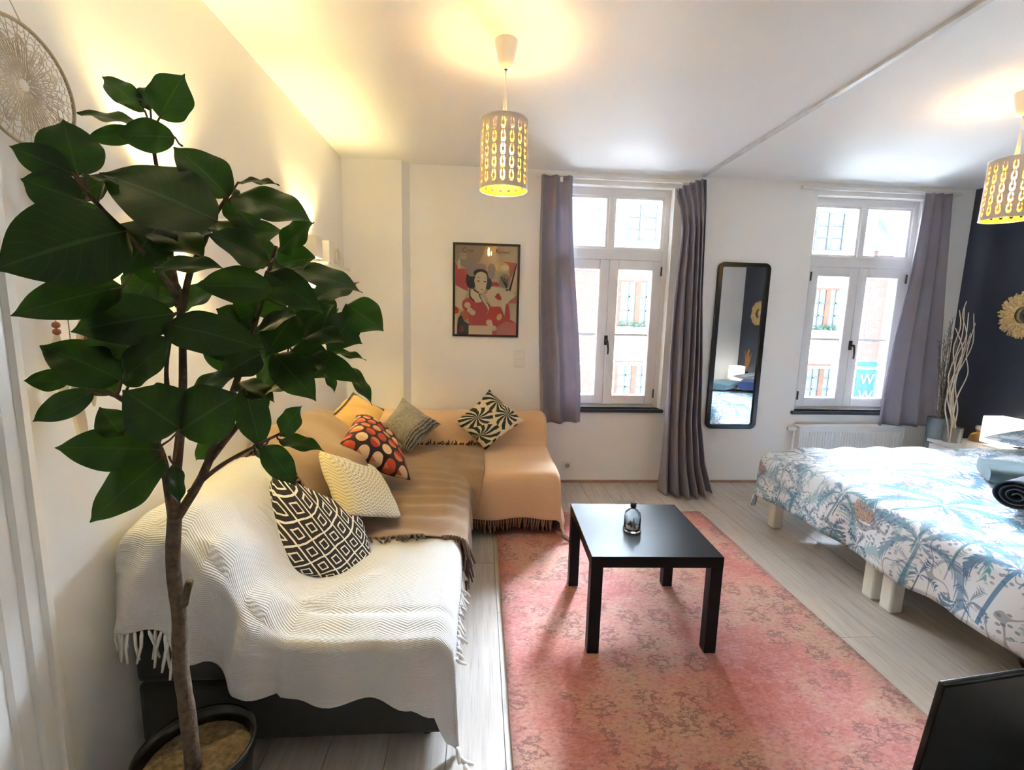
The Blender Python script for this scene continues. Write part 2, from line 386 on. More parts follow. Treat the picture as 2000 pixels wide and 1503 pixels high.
far_window(hw, 1206, 708, 1266, 778, 4, 3, M['brown'])
far_window(hw, 1230, 400, 1278, 470, 2, 3, M['greyframe'])
far_window(hw, 1586, 566, 1640, 641, 4, 3, M['brown'], True)
far_window(hw, 1572, 714, 1628, 782, 4, 3, M['brown'])
far_window(hw, 1600, 416, 1640, 488, 2, 3, M['greyframe'])
far_window(hw2, 1752, 560, 1800, 650, 4, 3, M['brown'])
YBn = 11.2; a = at(1676, 706, YBn); b = at(1702, 800, YBn)
bn = thing('street_banner', 'blue vertical banner with white letters hanging across the street', 'banner', (a.x, YBn, b.z))
MB().box(a.x, b.x, YBn-.02, YBn+.02, b.z, a.z).build('cloth', M['banner'], bn)
MB().tube([((a.x+b.x)/2, YBn, a.z), ((a.x+b.x)/2, YF, a.z+.05)], .03, 8).build('bracket', M['metal'], bn)
def text_mesh(txt, size, ext=.002):
    cu = bpy.data.curves.new('lettering', 'FONT'); cu.body = txt; cu.size = size; cu.extrude = ext; cu.align_x = 'CENTER'; cu.align_y = 'CENTER'; cu.resolution_u = 3
    o = bpy.data.objects.new('lettering', cu); C.objects.link(o); dg = bpy.context.evaluated_depsgraph_get(); me = bpy.data.meshes.new_from_object(o.evaluated_get(dg)); bpy.data.objects.remove(o); return me
for py, flip in ((741, 1), (773, 0)):
    p = at(1691 if flip else 1687, py, YBn); me = text_mesh('W', .36, .004); o = link('letter', me, M['letter'], bn); me.materials.clear(); me.materials.append(M['letter'])
    o.matrix_parent_inverse = Matrix.Identity(4); o.location = Vector((p.x, YBn-.03, p.z)) - bn.location; o.rotation_euler = (PI/2, 0, 0)
# ================================================================ sofa
M['sofa'] = cloth_mat('black_sofa_fabric', (.012, .012, .015), .2)
sofa = thing('corner_sofa', 'low black L-shaped corner sofa hidden under the throws', 'sofa', (-.5, 2.4, 0))
SZ = .405
MB().box(-1.03, -.09, 1.36, 2.86, .06, .27).build('base', M['sofa'], sofa, bevel=.02, seg=3)
MB().box(-1.03, .515, 2.87, 3.79, .06, .27).build('base', M['sofa'], sofa, bevel=.02, seg=3)
MB().box(-.70, -.09, 1.49, 2.86, .272, SZ).build('seat_cushion', M['sofa'], sofa, bevel=.03, seg=3)
MB().box(-.70, .515, 2.87, 3.55, .272, SZ).build('seat_cushion', M['sofa'], sofa, bevel=.03, seg=3)
MB().box(-.70, -.09, 1.36, 1.475, .272, SZ-.01).build('end_panel', M['sofa'], sofa, bevel=.025, seg=3)
bk = MB(); q = [(-1.03, .272), (-.71, .272), (-.71, .44), (-.86, .75), (-.97, .775), (-1.03, .75)]
bk.add([(x, y, z) for y in (1.36, 2.86) for x, z in q], [tuple(range(6)), tuple(range(6, 12))[::-1]] + [((i+1) % 6, i, 6+i, 6+(i+1) % 6) for i in range(6)])
bk.build('backrest', M['sofa'], sofa, bevel=.02, seg=3)
MB().box(-1.03, .50, 3.56, 3.79, .272, .625).build('backrest', M['sofa'], sofa, bevel=.04, seg=3)
for (x, y) in ((-.97, 1.45), (-.16, 1.45), (-.16, 2.75), (.44, 2.95), (.44, 3.75), (-.97, 3.70)):
    MB().lathe([(.022, .015 if x > .1 else 0), (.03, .06)], (x, y, 0), 12, True, True).build('foot', M['black'], sofa)
# ---- throws
def rib_mat(name, col, scale, col2=None, st=.5, diag=False):
    m = NT(name); s = m.sep(m.uv()); n = m.noise(m.uv(), 6.0, 3)
    a = m.math('ADD', s[1], m.math('MULTIPLY', n, .004))
    if diag: a = m.math('ADD', a, m.math('MULTIPLY', m.math('ABSOLUTE', m.math('SUBTRACT', m.math('FRACT', m.math('MULTIPLY', s[0], 9.0)), .5)), .06))
    wv = m.math('SINE', m.math('MULTIPLY', a, scale)); fine = m.noise(m.obj(), 420.0, 2)
    h = m.math('ADD', m.math('MULTIPLY', wv, .5), fine); lo = tuple(c*.80 for c in col)
    m.set(Base_Color=m.ramp(m.math('MULTIPLY_ADD', h, .5, .25), [(.15, lo), (.6, col)]), Roughness=.9, Sheen_Weight=.2); m.bump(h, st, .004); return m.mat
M['throw_white'] = rib_mat('white_ribbed_cotton', (.62, .605, .585), 900.0, st=.4, diag=True)
M['throw_brown'] = rib_mat('brown_woven_wool', (.30, .19, .115), 1500.0, st=.35)
M['throw_beige'] = rib_mat('sand_woven_cotton', (.72, .47, .285), 1700.0, st=.25)
M['fr_white'] = cloth_mat('white_fringe_yarn', (.76, .74, .70)); M['fr_brown'] = cloth_mat('dark_brown_fringe_yarn', (.10, .055, .035)); M['fr_tan'] = cloth_mat('tan_fringe_yarn', (.28, .145, .085))
def fringe(pts, every, ln, r, down=Vector((0, 0, -1)), jit=.25, floor=None):
    """tassels hanging from a polyline, one joined mesh"""
    b = MB(); P = spline(pts, max(2, int(sum((Vector(pts[i+1])-Vector(pts[i])).length for i in range(len(pts)-1))/every)))
    for p in P:
        l = ln*random.uniform(.8, 1.1); d = (down + Vector((random.uniform(-jit, jit), random.uniform(-jit, jit), random.uniform(-.1, .1)))).normalized()
        k = p + d*l*.5 + Vector((random.uniform(-.004, .004),)*2+(0,)); e = p + d*l
        if floor is not None: k.z = max(k.z, floor); e.z = max(e.z, floor)
        b.tube([p, p.lerp(k, .3), k, e], [r*.7, r*1.15, r, r*.75], 5)
    return b
# white throw over the near end
profW = spline([(-1.037, .60), (-1.032, .74), (-.985, .795), (-.88, .785), (-.79, .70), (-.70, .555), (-.615, .45), (-.52, .425), (-.30, .422), (-.15, .424), (-.095, .41), (-.070, .36), (-.066, .25), (-.064, .10)], 96)
profW = [(p.x, p.y) for p in [Vector((q.x, q.y)) for q in profW]] if len(profW[0]) == 2 else [(p[0], p[1]) for p in profW]
hemW = [(-1.04, .50), (-.95, .50), (-.86, .47), (-.80, .37), (-.70, .265), (-.55, .20), (-.40, .185), (-.28, .195), (-.20, .18), (-.13, .12), (-.09, .0), (-.06, -.03)]
def whiteF(u, v):
    x, z = profW[min(96, int(round(u*96)))]
    ye = 1.345; t0 = .62
    seat = ss(-.75, -.5, x)
    if v <= t0:
        y = lerp(2.16, ye+.03, v/t0); ed = ss(ye+.10, ye+.03, y)
        z -= .018*ed*ss(.2, .4, z) + seat*(x < -.075)*.012*math.exp(-((y-1.482)/.012)**2)
        z += .006*nz(x*7, y*7) + .010*nz(x*3+5, y*4)*ss(.44, .6, z)
        for (rx_, rw_, ra_) in ((-.90, .04, .02), (-.78, .035, .03), (-.665, .035, .028)): z += ra_*math.exp(-((x-rx_-.25*max(0, y-1.36))/rw_)**2)*ss(1.72, 1.38, y)
        z -= .014*ss(1.99, 2.04, y)*(x > -1.02)
        # pulled-up drag fold from the seat corner to the backrest
        d = abs((x+.47) - (y-1.60)*.9); z += .022*math.exp(-(d/.03)**2)*ss(-.72, -.6, x)*ss(-.33, -.45, x)*ss(1.42, 1.5, y)*ss(1.85, 1.7, y)
        return (x, y, z)
    t = (v-t0)/(1-t0); zt = z-.018*ss(.2, .4, z); ze = piecewise(hemW, x); drop = max(0, zt-ze)
    s_ = t*drop; rr = .03; th = min(PI/2, s_/rr)
    y = ye+.03 - rr*math.sin(th) - .012*t - (.022*t*math.sin(x*26+.6) + .02*t*nz(x*6, 3))*ss(0, .1, drop)
    for (rx_, rw_, ra_) in ((-.90, .030, .045), (-.78, .026, .05), (-.665, .024, .035)): y -= ra_*min(1, t*2.2)*math.exp(-((x-rx_+.05*t)/rw_)**2)*(1-.5*t)
    if x < -.6: y -= .05*t*ss(-.62, -.8, x)*(1-.5*ss(-.9, -1.03, x)) + .028*t*math.sin(x*38+1.5)
    xx = x + (.02*t*ss(-.12, -.07, x)) - .004*t
    zz = zt - (rr*(1-math.cos(th)) + max(0, s_-rr*PI/2)*.97)
    return (max(XL+.006, xx), y, max(.012, zz))
wt = MB().grid(whiteF, 96, 84, (1.0, 1.0)).build('sofa_throw', M['throw_white'], solid=.006)
tag(wt, 'white ribbed cotton throw draped over the near end of the sofa', 'throw')
hp = [whiteF(i/96, 1) for i in range(4, 28, 3)]
fringe(hp, .015, .10, .0042).build('fringe', M['fr_white'], wt)
fringe([(-.062, y, .30+.03*math.sin(y*9)) for y in (1.40, 1.6, 1.8, 2.0, 2.15)], .022, .05, .0055, Vector((.5, 0, -1)), .5).build('fringe', M['fr_white'], wt)
fringe([(-.05, 1.325, .05), (-.045, 1.30, .03), (-.03, 1.29, .02)], .02, .05, .008, Vector((.5, -.4, -.5)), .4, .008).build('fringe', M['fr_white'], wt)
# sand throw over the far run
profB = [(p[0], p[1]) for p in spline([(3.80, .45), (3.797, .60), (3.77, .648), (3.66, .655), (3.57, .635), (3.525, .54), (3.49, .445), (3.42, .428), (3.15, .424), (2.95, .424), (2.885, .412), (2.858, .36), (2.85, .26), (2.842, .15)], 90)]
def beigeF(u, v):
    y, z = profB[min(90, int(round(v*90)))]; u0 = .66; xe = .49
    zf = z
    if u <= u0:
        x = lerp(-.78, xe, u/u0); fr = ss(2.88, 2.84, y)
        yy = y - fr*(.010*math.sin(x*21)+.012*nz(x*4, z*2)) * ss(.40, .15, z)
        zz = z + .004*nz(x*5, y*6) + .025*fr*ss(.3, .1, z)*math.sin((x+.3)*4.0)*(-1) - .03*ss(.3, .5, x)*ss(.36, .12, z)
        return (x, yy, zz)
    t = (u-u0)/(1-u0); drop = max(0, z-.015); s_ = t*drop; rr = .035; th = min(PI/2, s_/rr)
    x = xe + rr*math.sin(th) + .03*t + .018*t*math.sin(y*17) + .02*ss(.6, 1, t)
    zz = z - rr*(1-math.cos(th)) - max(0, s_-rr*PI/2)*.98
    if y < 2.87: zz -= .03*ss(.36, .12, z)*(1-t)
    yy = y - .015*t*math.cos(y*17) - ss(2.92, 2.85, y)*.05*t*(1-z)
    return (x, yy, max(.014, zz))
bt = MB().grid(beigeF, 66, 90).build('sofa_throw', M['throw_beige'], solid=.005)
tag(bt, 'sand coloured cotton throw covering the sofa section below the poster', 'throw')
fringe([beigeF(i/66*.98, 1) for i in range(20, 45, 3)], .0165, .075, .0052, jit=.12).build('fringe', M['fr_tan'], bt)
fringe([(.50, 2.80, .07), (.55, 2.79, .05), (.58, 2.80, .03)], .02, .08, .006, Vector((.5, -.5, -.5)), .4, .01).build('fringe', M['fr_tan'], bt)
# brown throw across the inner corner
profS = [(p[0], p[1]) for p in spline([(-1.035, .60), (-1.03, .755), (-.985, .81), (-.88, .80), (-.79, .71), (-.70, .57), (-.615, .462), (-.52, .436), (-.30, .433), (-.16, .435)], 60)]
def brownF(u, v):
    y = lerp(1.99, 3.47, v); u0 = .72
    if u <= u0:
        x, z = profS[min(60, int(round(u/u0*60)))]
        b = math.exp(-((y-2.26)/.17)**2); b2 = math.exp(-((y-2.62)/.14)**2)
        z += (.06*b+.035*b2)*ss(.6, .8, z); k = (.21*b+.15*b2)*ss(.46, .62, z)*ss(.86, .7, z); x += k
        far = ss(2.85, 3.4, y)
        z = lerp(z, min(z, .44+(.66-.44)*ss(.44, .8, z)), far)
        wr = .011*math.sin(y*46+x*9+6*nz(x*3, y*2))*ss(-.62, -.4, x)*(.4+.6*ss(-.5, -.2, x))*ss(3.1, 2.7, y) + .006*nz(x*12, y*14) + .014*nz(x*5, y*8)*ss(.5, .7, z)
        return (x, y+.02*nz(x*4, 9)*(1-v), z+wr)
    t = (u-u0)/(1-u0); x0, z0 = -.16, .436
    L = .30*t
    # hanging over the front edge
    edge = .085
    if L < edge: hx, hz = x0+L, z0-.02*ss(.4, 1, L/edge)
    else: th = min(PI/2, (L-edge)/.03); hx = x0+edge+.03*math.sin(th); hz = z0-.02-.03*(1-math.cos(th))-max(0, L-edge-.047)
    hx += .02*t*math.sin(y*28)*ss(.35, .8, t); wr = .008*math.sin(y*46+x0*9+4*nz(x0*3, y*2))*ss(3.1, 2.7, y)*(1-t)
    fx, fz = x0+L*.68, z0+.004*math.sin(y*30+t*3)
    k = ss(2.70, 2.90, y)
    return (lerp(hx, fx, k), y - .05*math.sin(k*PI)*t, lerp(hz, fz, k)+wr - .07*math.sin(k*PI)*t*(1-.3*t))
br = MB().grid(brownF, 84, 110).build('sofa_throw', M['throw_brown'], solid=.005)
tag(br, 'brown woven throw laid across the inner corner of the sofa', 'throw')
f1 = [Vector(brownF(u/84, 0))+Vector((0, 0, .004)) for u in range(24, 60, 4)]
fringe(f1, .017, .045, .0055, Vector((.25, -1, -.05)), .6).build('fringe', M['fr_brown'], br)
fringe([Vector(brownF(u/84, 0))+Vector((.01, 0, .004)) for u in range(60, 84, 4)], .012, .09, .006, Vector((.1, -.35, -1)), .3).build('fringe', M['fr_brown'], br)
fringe([Vector(brownF(u/84, 1))+Vector((0, 0, .006)) for u in range(40, 84, 4)], .015, .04, .005, Vector((.2, .4, .35)), .5).build('fringe', M['fr_brown'], br)
fringe([Vector(brownF(u/84, 0))+Vector((.006, 0, .006)) for u in range(6, 24, 3)], .016, .04, .006, Vector((.3, -.6, -.6)), .5).build('fringe', M['fr_brown'], br)
# ================================================================ cushions
def cushion(name, corners, thick, m, label, cat='cushion', n=22, pinch=.10, edge=None, rough=0, uvs=(1, 1)):
    """corners: four world points (top-left, top-right, bottom-right, bottom-left)"""
    A, B, C_, D = [Vector(c) for c in corners]; nrm = ((B-A).cross(D-A)+(C_-B).cross(C_-D)*1).normalized()
    ctr = (A+B+C_+D)/4
    if nrm.dot(CAMP-ctr) < 0: nrm = -nrm
    def f(side):
        def g(u, v):
            a, b = 2*u-1, 2*v-1
            pu = a*(1-pinch*(1-b*b)); pv = b*(1-pinch*(1-a*a))
            uu, vv = (pu+1)/2, (pv+1)/2
            p = A.lerp(B, uu).lerp(D.lerp(C_, uu), vv)
            h = ((1-a**4)*(1-b**4))**.62*(1-.18*(a*a+b*b)/2)
            w_ = (.010*nz(a*2.2+ctr.x*9, b*2.2+ctr.y*5)+rough*nz(a*9, b*9, side))*min(1, h*3)
            return p + nrm*(side*thick*.5*h + w_)
        return g
    bm_ = MB(); bm_.grid(f(1), n, n, uvs); bm_.grid(f(-1), n, n, uvs)
    me = bm_.mesh(name); b_ = bmesh.new(); b_.from_mesh(me); bmesh.ops.remove_doubles(b_, verts=b_.verts, dist=1e-5); bmesh.ops.recalc_face_normals(b_, faces=b_.faces); b_.to_mesh(me); b_.free()
    for p in me.polygons: p.use_smooth = True
    o = link(name, me, m); tag(o, label, cat)
    if edge:
        rim = []
        for k in range(80):
            s_ = k/80*4; i = int(s_); t = s_-i
            u, v = [(t, 0), (1, t), (1-t, 1), (0, 1-t)][i]; rim.append(f(1)(u, v))
        eb = MB()
        if edge[0] == 'piping': eb.tube(rim, .004, 6, closed=True)
        else:
            for k, p in enumerate(rim): eb.add([Vector(p)+Vector(q)*.011 for q in ((1, 0, 0), (-1, 0, 0), (0, 1, 0), (0, -1, 0), (0, 0, 1), (0, 0, -1))], [(0, 2, 4), (2, 1, 4), (1, 3, 4), (3, 0, 4), (2, 0, 5), (1, 2, 5), (3, 1, 5), (0, 3, 5)], True)
        eb.build('pompom_trim' if edge[0] != 'piping' else 'piping', edge[1], o)
    return o
def diamond_mat():
    m = NT('black_white_diamond_weave'); uv = m.uv(); n = m.node('ShaderNodeVectorMath', operation='ADD'); m.inp(n, 0, uv)
    ns = m.noise(uv, 14, 2, out=1); sc = m.node('ShaderNodeVectorMath', operation='SCALE'); m.inp(sc, 0, ns); sc.inputs['Scale'].default_value = .012; m.inp(n, 1, sc.outputs[0])
    s = m.sep(n.outputs[0]); N_ = 4.6
    a = m.math('FRACT', m.math('MULTIPLY', m.math('ADD', s[0], m.math('MULTIPLY', s[1], .82)), N_)); b = m.math('FRACT', m.math('MULTIPLY', m.math('SUBTRACT', m.math('ADD', s[0], 3.0), m.math('MULTIPLY', s[1], .82)), N_))
    d = m.math('MAXIMUM', m.math('ABSOLUTE', m.math('SUBTRACT', a, .5)), m.math('ABSOLUTE', m.math('SUBTRACT', b, .5)))
    W_ = (.80, .76, .70); K = (.022, .016, .020)
    m.set(Base_Color=m.ramp(d, [(0, K), (.175, W_), (.25, K), (.45, W_)], 'CONSTANT'), Roughness=.9); m.bump(m.noise(m.obj(), 500, 2), .3, .002); return m.mat
def circles_mat():
    m = NT('retro_circle_print'); s = m.sep(m.uv()); N_ = 5.2
    y = m.math('MULTIPLY', s[1], N_*1.25); row = m.math('FLOOR', y); x = m.math('ADD', m.math('MULTIPLY', s[0], N_), m.math('MULTIPLY', m.math('MODULO', row, 2.0), .5))
    col = m.math('FLOOR', x); fx = m.math('SUBTRACT', m.math('FRACT', x), .5); fy = m.math('SUBTRACT', m.math('FRACT', y), .5)
    r = m.math('SQRT', m.math('ADD', m.math('MULTIPLY', m.math('MULTIPLY', fx, fx), 1.25), m.math('MULTIPLY', m.math('MULTIPLY', fy, fy), 1.0)))
    wn = m.node('ShaderNodeTexWhiteNoise', noise_dimensions='2D'); m.inp(wn, 'Vector', m.comb(col, row))
    wn2 = m.node('ShaderNodeTexWhiteNoise', noise_dimensions='2D'); m.inp(wn2, 'Vector', m.comb(m.math('ADD', col, 17.3), m.math('ADD', row, m.math('MULTIPLY', m.math('GREATER_THAN', fy, m.math('MULTIPLY', fx, .4)), 9.1))))
    pal = [(0, (.50, .07, .03)), (.25, (.62, .17, .05)), (.5, (.60, .36, .20)), (.68, (.36, .03, .025)), (.85, (.70, .48, .30))]
    c = m.ramp(wn2.outputs[0], pal, 'CONSTANT'); mask = m.math('LESS_THAN', r, .445)
    m.set(Base_Color=m.mix(mask, (.028, .012, .016), c), Roughness=.8); m.bump(m.noise(m.obj(), 500, 2), .2, .002); return m.mat
def knit_mat():
    m = NT('cream_grey_knit'); s = m.sep(m.uv()); N_ = 12.0
    a = m.math('FRACT', m.math('MULTIPLY', s[0], N_)); tri = m.math('ABSOLUTE', m.math('SUBTRACT', a, .5))
    b = m.math('FRACT', m.math('ADD', m.math('MULTIPLY', s[1], N_*1.5), m.math('MULTIPLY', tri, 1.6)))
    k = m.math('SUBTRACT', m.math('GREATER_THAN', b, .62), 0.0)
    c = m.mix(k, (.70, .66, .57), (.36, .335, .29)); c = m.mix(m.ramp(s[0], [(.02, 1.0), (.20, 0.0)]), c, m.mix(.45, c, (.70, .52, .12)))
    m.set(Base_Color=c, Roughness=.95); m.bump(m.math('ADD', b, m.noise(m.obj(), 300, 2)), .5, .005); return m.mat
def leafprint(name, base, dark, N_, off, dens=.5, fr=11.0):
    """radiating palm fronds around scattered centres"""
    m = NT(name); uv = m.uv(); s = m.sep(uv); vor = m.node('ShaderNodeTexVoronoi', voronoi_dimensions='2D'); vor.inputs['Scale'].default_value = N_; vor.inputs['Randomness'].default_value = .55
    m.inp(vor, 'Vector', uv)
    d = m.node('ShaderNodeVectorMath', operation='SUBTRACT'); m.inp(d, 0, uv); m.inp(d, 1, vor.outputs['Position']); q = m.sep(d.outputs[0])
    ang = m.math('ARCTAN2', q[1], q[0]); r = m.math('MULTIPLY', vor.outputs['Distance'], 1.0)
    st = m.math('SINE', m.math('ADD', m.math('MULTIPLY', m.math('ADD', ang, m.math('MULTIPLY', r, .5)), fr), m.math('MULTIPLY', m.noise(uv, 5, 2), 4.5)))
    env = m.math('ADD', .42, m.math('MULTIPLY', m.math('SINE', m.math('MULTIPLY', ang, 3.0)), .12))
    k = m.math('MULTIPLY', m.math('GREATER_THAN', st, m.math('MULTIPLY_ADD', r, 1.5, -.75)), m.math('LESS_THAN', r, m.math('ADD', env, .18)))
    m.set(Base_Color=m.mix(k, base, dark), Roughness=.85); m.bump(m.noise(m.obj(), 500, 2), .2, .002); return m.mat
def fur_mat():
    m = NT('grey_faux_fur'); o = m.obj(); n = m.noise(m.scale(o, (60, 60, 25)), 1.0, 6, .7); n2 = m.noise(o, 9, 3)
    c = m.mix(.45, m.ramp(n, [(.3, (.20, .165, .12)), (.7, (.55, .49, .38))]), m.ramp(n2, [(.35, (.27, .23, .16)), (.65, (.52, .46, .36))]))
    s = m.sep(m.uv()); st = m.math('SINE', m.math('ADD', m.math('MULTIPLY', s[1], 95.0), m.math('MULTIPLY', m.noise(m.uv(), 4, 2), 9.0)))
    c = m.mix(m.math('MULTIPLY', m.ramp(s[1], [(.72, 0.0), (.80, 1.0)]), m.math('GREATER_THAN', st, 0.1)), c, (.03, .03, .025))
    m.set(Base_Color=c, Roughness=1, Sheen_Weight=.5); m.bump(n, .9, .02); return m.mat
M['diamond'] = diamond_mat(); M['circle'] = circles_mat(); M['knit'] = knit_mat(); M['fur'] = fur_mat()
M['gold'] = cloth_mat('mustard_gold_cushion', (.56, .34, .09), .12, rough=.7); M['palmprint'] = leafprint('palm_leaf_print', (.70, .56, .38), (.012, .035, .032), 1.8, 0, fr=11.0)
P = at
cushion('cushion', [P(536, 922, 1.84), P(704, 1000, 2.02), P(732, 1138, 1.79), P(522, 1106, 1.60)], .20, M['diamond'], 'black cushion with white nested diamond pattern, nearest on the white throw', pinch=.01)
cushion('cushion', [P(624, 880, 2.08), P(730, 908, 2.34), P(780, 1012, 2.13), P(672, 1008, 1.93)], .17, M['knit'], 'cream and grey knitted cushion between the diamond and circle cushions', pinch=.02)
cushion('cushion', [P(697, 810, 2.72), P(762, 852, 2.9), P(803, 938, 2.50), P(664, 866, 2.30)], .16, M['circle'], 'dark cushion with red and orange retro circles', pinch=.03)
cushion('cushion', [P(640, 820, 2.72), P(690, 768, 3.25), P(748, 800, 3.16), P(705, 872, 2.72)], .16, M['gold'], 'mustard gold cushion with dark pompom trim in the sofa corner', edge=('pompom', M['fr_brown']))
cushion('cushion', [P(738, 836, 3.22), P(786, 776, 3.52), P(862, 828, 3.44), P(800, 884, 3.16)], .15, M['fur'], 'grey faux fur cushion with zebra edge leaning on the far backrest', rough=.012, n=30)
cushion('cushion', [P(886, 824, 3.44), P(956, 760, 3.56), P(1026, 822, 3.44), P(948, 879, 3.30)], .15, M['palmprint'], 'cream cushion printed with dark green palm leaves below the poster')
# ================================================================ rug, coffee table, bottle
def rug_mat():
    m = NT('faded_pink_oriental_rug'); o = m.obj()
    big = m.noise(o, 2.2, 5, .6); med = m.noise(m.scale(o, (1, 2.2, 1)), 7, 5, .65); fine = m.noise(m.scale(o, (1, 1.8, 1)), 55, 4, .7); sp = m.noise(m.scale(o, (1.3, 2.2, 1)), 20, 4, .7)
    c = m.ramp(big, [(.34, (0.432, 0.119, 0.095)), (.45, (0.530, 0.207, 0.170)), (.55, (0.502, 0.283, 0.210)), (.66, (0.474, 0.296, 0.210))])
    c = m.mix(m.ramp(med, [(.45, 0.0), (.65, .75)]), c, (0.530, 0.227, 0.210)); c = m.mix(m.ramp(med, [(.30, .55), (.42, 0.0)]), c, (0.488, 0.346, 0.285))
    c = m.mix(m.ramp(fine, [(.50, 0.0), (.68, .65)]), c, (0.293, 0.075, 0.068)); c = m.mix(m.ramp(fine, [(.30, .5), (.44, 0.0)]), c, (0.642, 0.427, 0.353))
    # worn motif marks in rows
    vor = m.node('ShaderNodeTexVoronoi', voronoi_dimensions='2D', feature='F1'); m.inp(vor, 'Vector', m.scale(o, (7.0, 6.0, 1))); vor.inputs['Scale'].default_value = 1; vor.inputs['Randomness'].default_value = .6
    mk = m.math('MULTIPLY', m.math('LESS_THAN', m.math('ABSOLUTE', m.math('SUBTRACT', m.math('ADD', vor.outputs['Distance'], m.math('MULTIPLY', m.math('SUBTRACT', sp, .5), 1.6)), .20)), .07), m.ramp(big, [(.38, 0.0), (.50, .68)]))
    c = m.mix(mk, c, (0.189, 0.069, 0.074)); sc_ = m.noise(o, 4.5, 3); c = m.mix(m.math('MULTIPLY', m.ramp(sp, [(.60, 0.0), (.66, .75)]), m.ramp(sc_, [(.5, 0.0), (.6, 1.0)])), c, (0.153, 0.094, 0.136))
    m.set(Base_Color=c, Roughness=.95, Sheen_Weight=.1); m.bump(m.noise(o, 320, 3), .5, .004); return m.mat
def rugf(u, v): return (lerp(.125, 1.64, u)+.004*nz(1, v*6), lerp(.72, 3.22, v)+.004*nz(u*6, 2), .009+.001*nz(u*9, v*9))
rg = MB(); rg.grid(rugf, 30, 46); rug = rg.build('area_rug', rug_mat(), solid=.008); tag(rug, 'worn pink and orange oriental rug under the black coffee table', 'rug')
M['lack'] = mat('black_brown_table_foil', (.010, .009, .011), .40, var=.15, vs=20, ior=1.22)
tc = Vector((.7505, 2.037, .0)); tw = .275; ang = math.radians(-.6)
tb = thing('coffee_table', 'square black low coffee table on the pink rug', 'table', (tc.x, tc.y, .014))
R_ = Matrix.Translation(tc) @ Matrix.Rotation(ang+math.radians(-1.2), 4, 'Z')
def tbx(n, x0, x1, y0, y1, z0, z1):
    b = MB().box(x0, x1, y0, y1, z0, z1); b.v = [tuple(R_ @ Vector(p)) for p in b.v]; return b.build(n, M['lack'], tb, bevel=.002)
tbx('tabletop', -tw, tw, -tw, tw, .401, .449)
for sx in (-1, 1):
    for sy in (-1, 1):
        a, b = sorted((sx*tw*.998, sx*(tw-.05))); c, d = sorted((sy*tw*.998, sy*(tw-.05))); tbx('leg', a, b, c, d, .014, .401)
M['bglass'] = NT('clear_glass').set(Base_Color=(.93, .98, 1.0), Roughness=.01, Transmission_Weight=1.0, IOR=1.45)
bp = atz(1234, 1035, .449); bt_ = thing('glass_bottle', 'small corked glass bottle with tiny scene inside on the coffee table', 'bottle', (bp.x, bp.y, .449))
MB().lathe([(.001, .0005), (.036, .0005), (.041, .004), (.041, .012), (.038, .02), (.037, .075), (.033, .088), (.022, .098), (.0125, .103), (.0115, .112), (.0135, .115), (.0135, .120), (.0105, .120), (.0095, .104), (.019, .095), (.030, .085), (.034, .074), (.034, .02), (.032, .008), (.001, .008)], bp, 32).build('glass', M['bglass'], bt_)
MB().lathe([(.0092, .108), (.0094, .121), (.0125, .121), (.0125, .134), (.0118, .135)], bp, 16, True, True).build('stopper', mat('dark_cork', (.05, .035, .03), .8), bt_)
MB().lathe([(.031, .0085), (.028, .014), (.016, .022), (.004, .025), (.0005, .025)], bp, 20).build('sand', mat('pale_sand', (.45, .42, .33), .95, bump=.6, bs=400), bt_)
sc = MB(); 
for i in range(9):
    a_ = i*.7; r_ = .010+.012*((i*37) % 5)/5; x, y = bp.x+r_*math.cos(a_), bp.y+r_*math.sin(a_); hh = .014+.022*((i*53) % 7)/7
    sc.lathe([(.006, .012), (.005, .012+hh*.5), (.0025, .012+hh)], (x, y, .449), 6, True, True)
sc.tube([(bp.x+.004, bp.y-.006, .462), (bp.x+.004, bp.y-.006, .51)], .0025, 6)
sc.build('driftwood_scene', mat('driftwood', (.11, .06, .045), .9, var=.5, vs=200), bt_)
# ================================================================ rubber plant
def leaf_mat():
    m = NT('dark_green_leaf'); s = m.sep(m.uv()); c = m.math('ABSOLUTE', m.math('SUBTRACT', s[0], .5))
    vein = m.math('LESS_THAN', m.math('ABSOLUTE', m.math('SUBTRACT', m.math('FRACT', m.math('ADD', m.math('MULTIPLY', s[1], 9.0), m.math('MULTIPLY', c, -5.0))), .5)), .05)
    mid = m.math('LESS_THAN', c, .022); v = m.math('MAXIMUM', m.math('MULTIPLY', vein, .35), mid)
    n = m.noise(m.obj(), 14, 4); rnd = m.node('ShaderNodeObjectInfo').outputs['Random']
    col = m.mix(n, (.002, .008, .003), (.005, .018, .005)); col = m.mix(m.math('MULTIPLY', rnd, .5), col, (.010, .036, .006)); col = m.mix(m.math('MULTIPLY', v, .5), col, (.05, .10, .03))
    m.set(Base_Color=col, Roughness=.33, Specular_IOR_Level=.28); m.bump(m.math('MULTIPLY', v, -1.0), .25, .003)
    tr = m.node('ShaderNodeBsdfTranslucent'); m.inp(tr, 0, (.10, .30, .02)); mx = m.node('ShaderNodeMixShader'); mx.inputs[0].default_value = .11
    m.nt.links.new(m.b.outputs[0], mx.inputs[1]); m.nt.links.new(tr.outputs[0], mx.inputs[2]); m.nt.links.new(mx.outputs[0], m.n['Material Output'].inputs[0]); return m.mat
M['leaf'] = leaf_mat(); M['petiole'] = mat('reddish_petiole', (.10, .05, .02), .6)
M['bark'] = mat('grey_brown_bark', (.10, .065, .04), .9, var=.45, vs=70, bump=.8, bs=120)
plant = thing('rubber_plant', 'tall dark green rubber plant with large leaves in front of the white wall', 'plant', (-.735, 1.13, 0))
def pt(px, py, Y): p = at(px, py, Y); p.x = max(p.x, XL+.03); return p
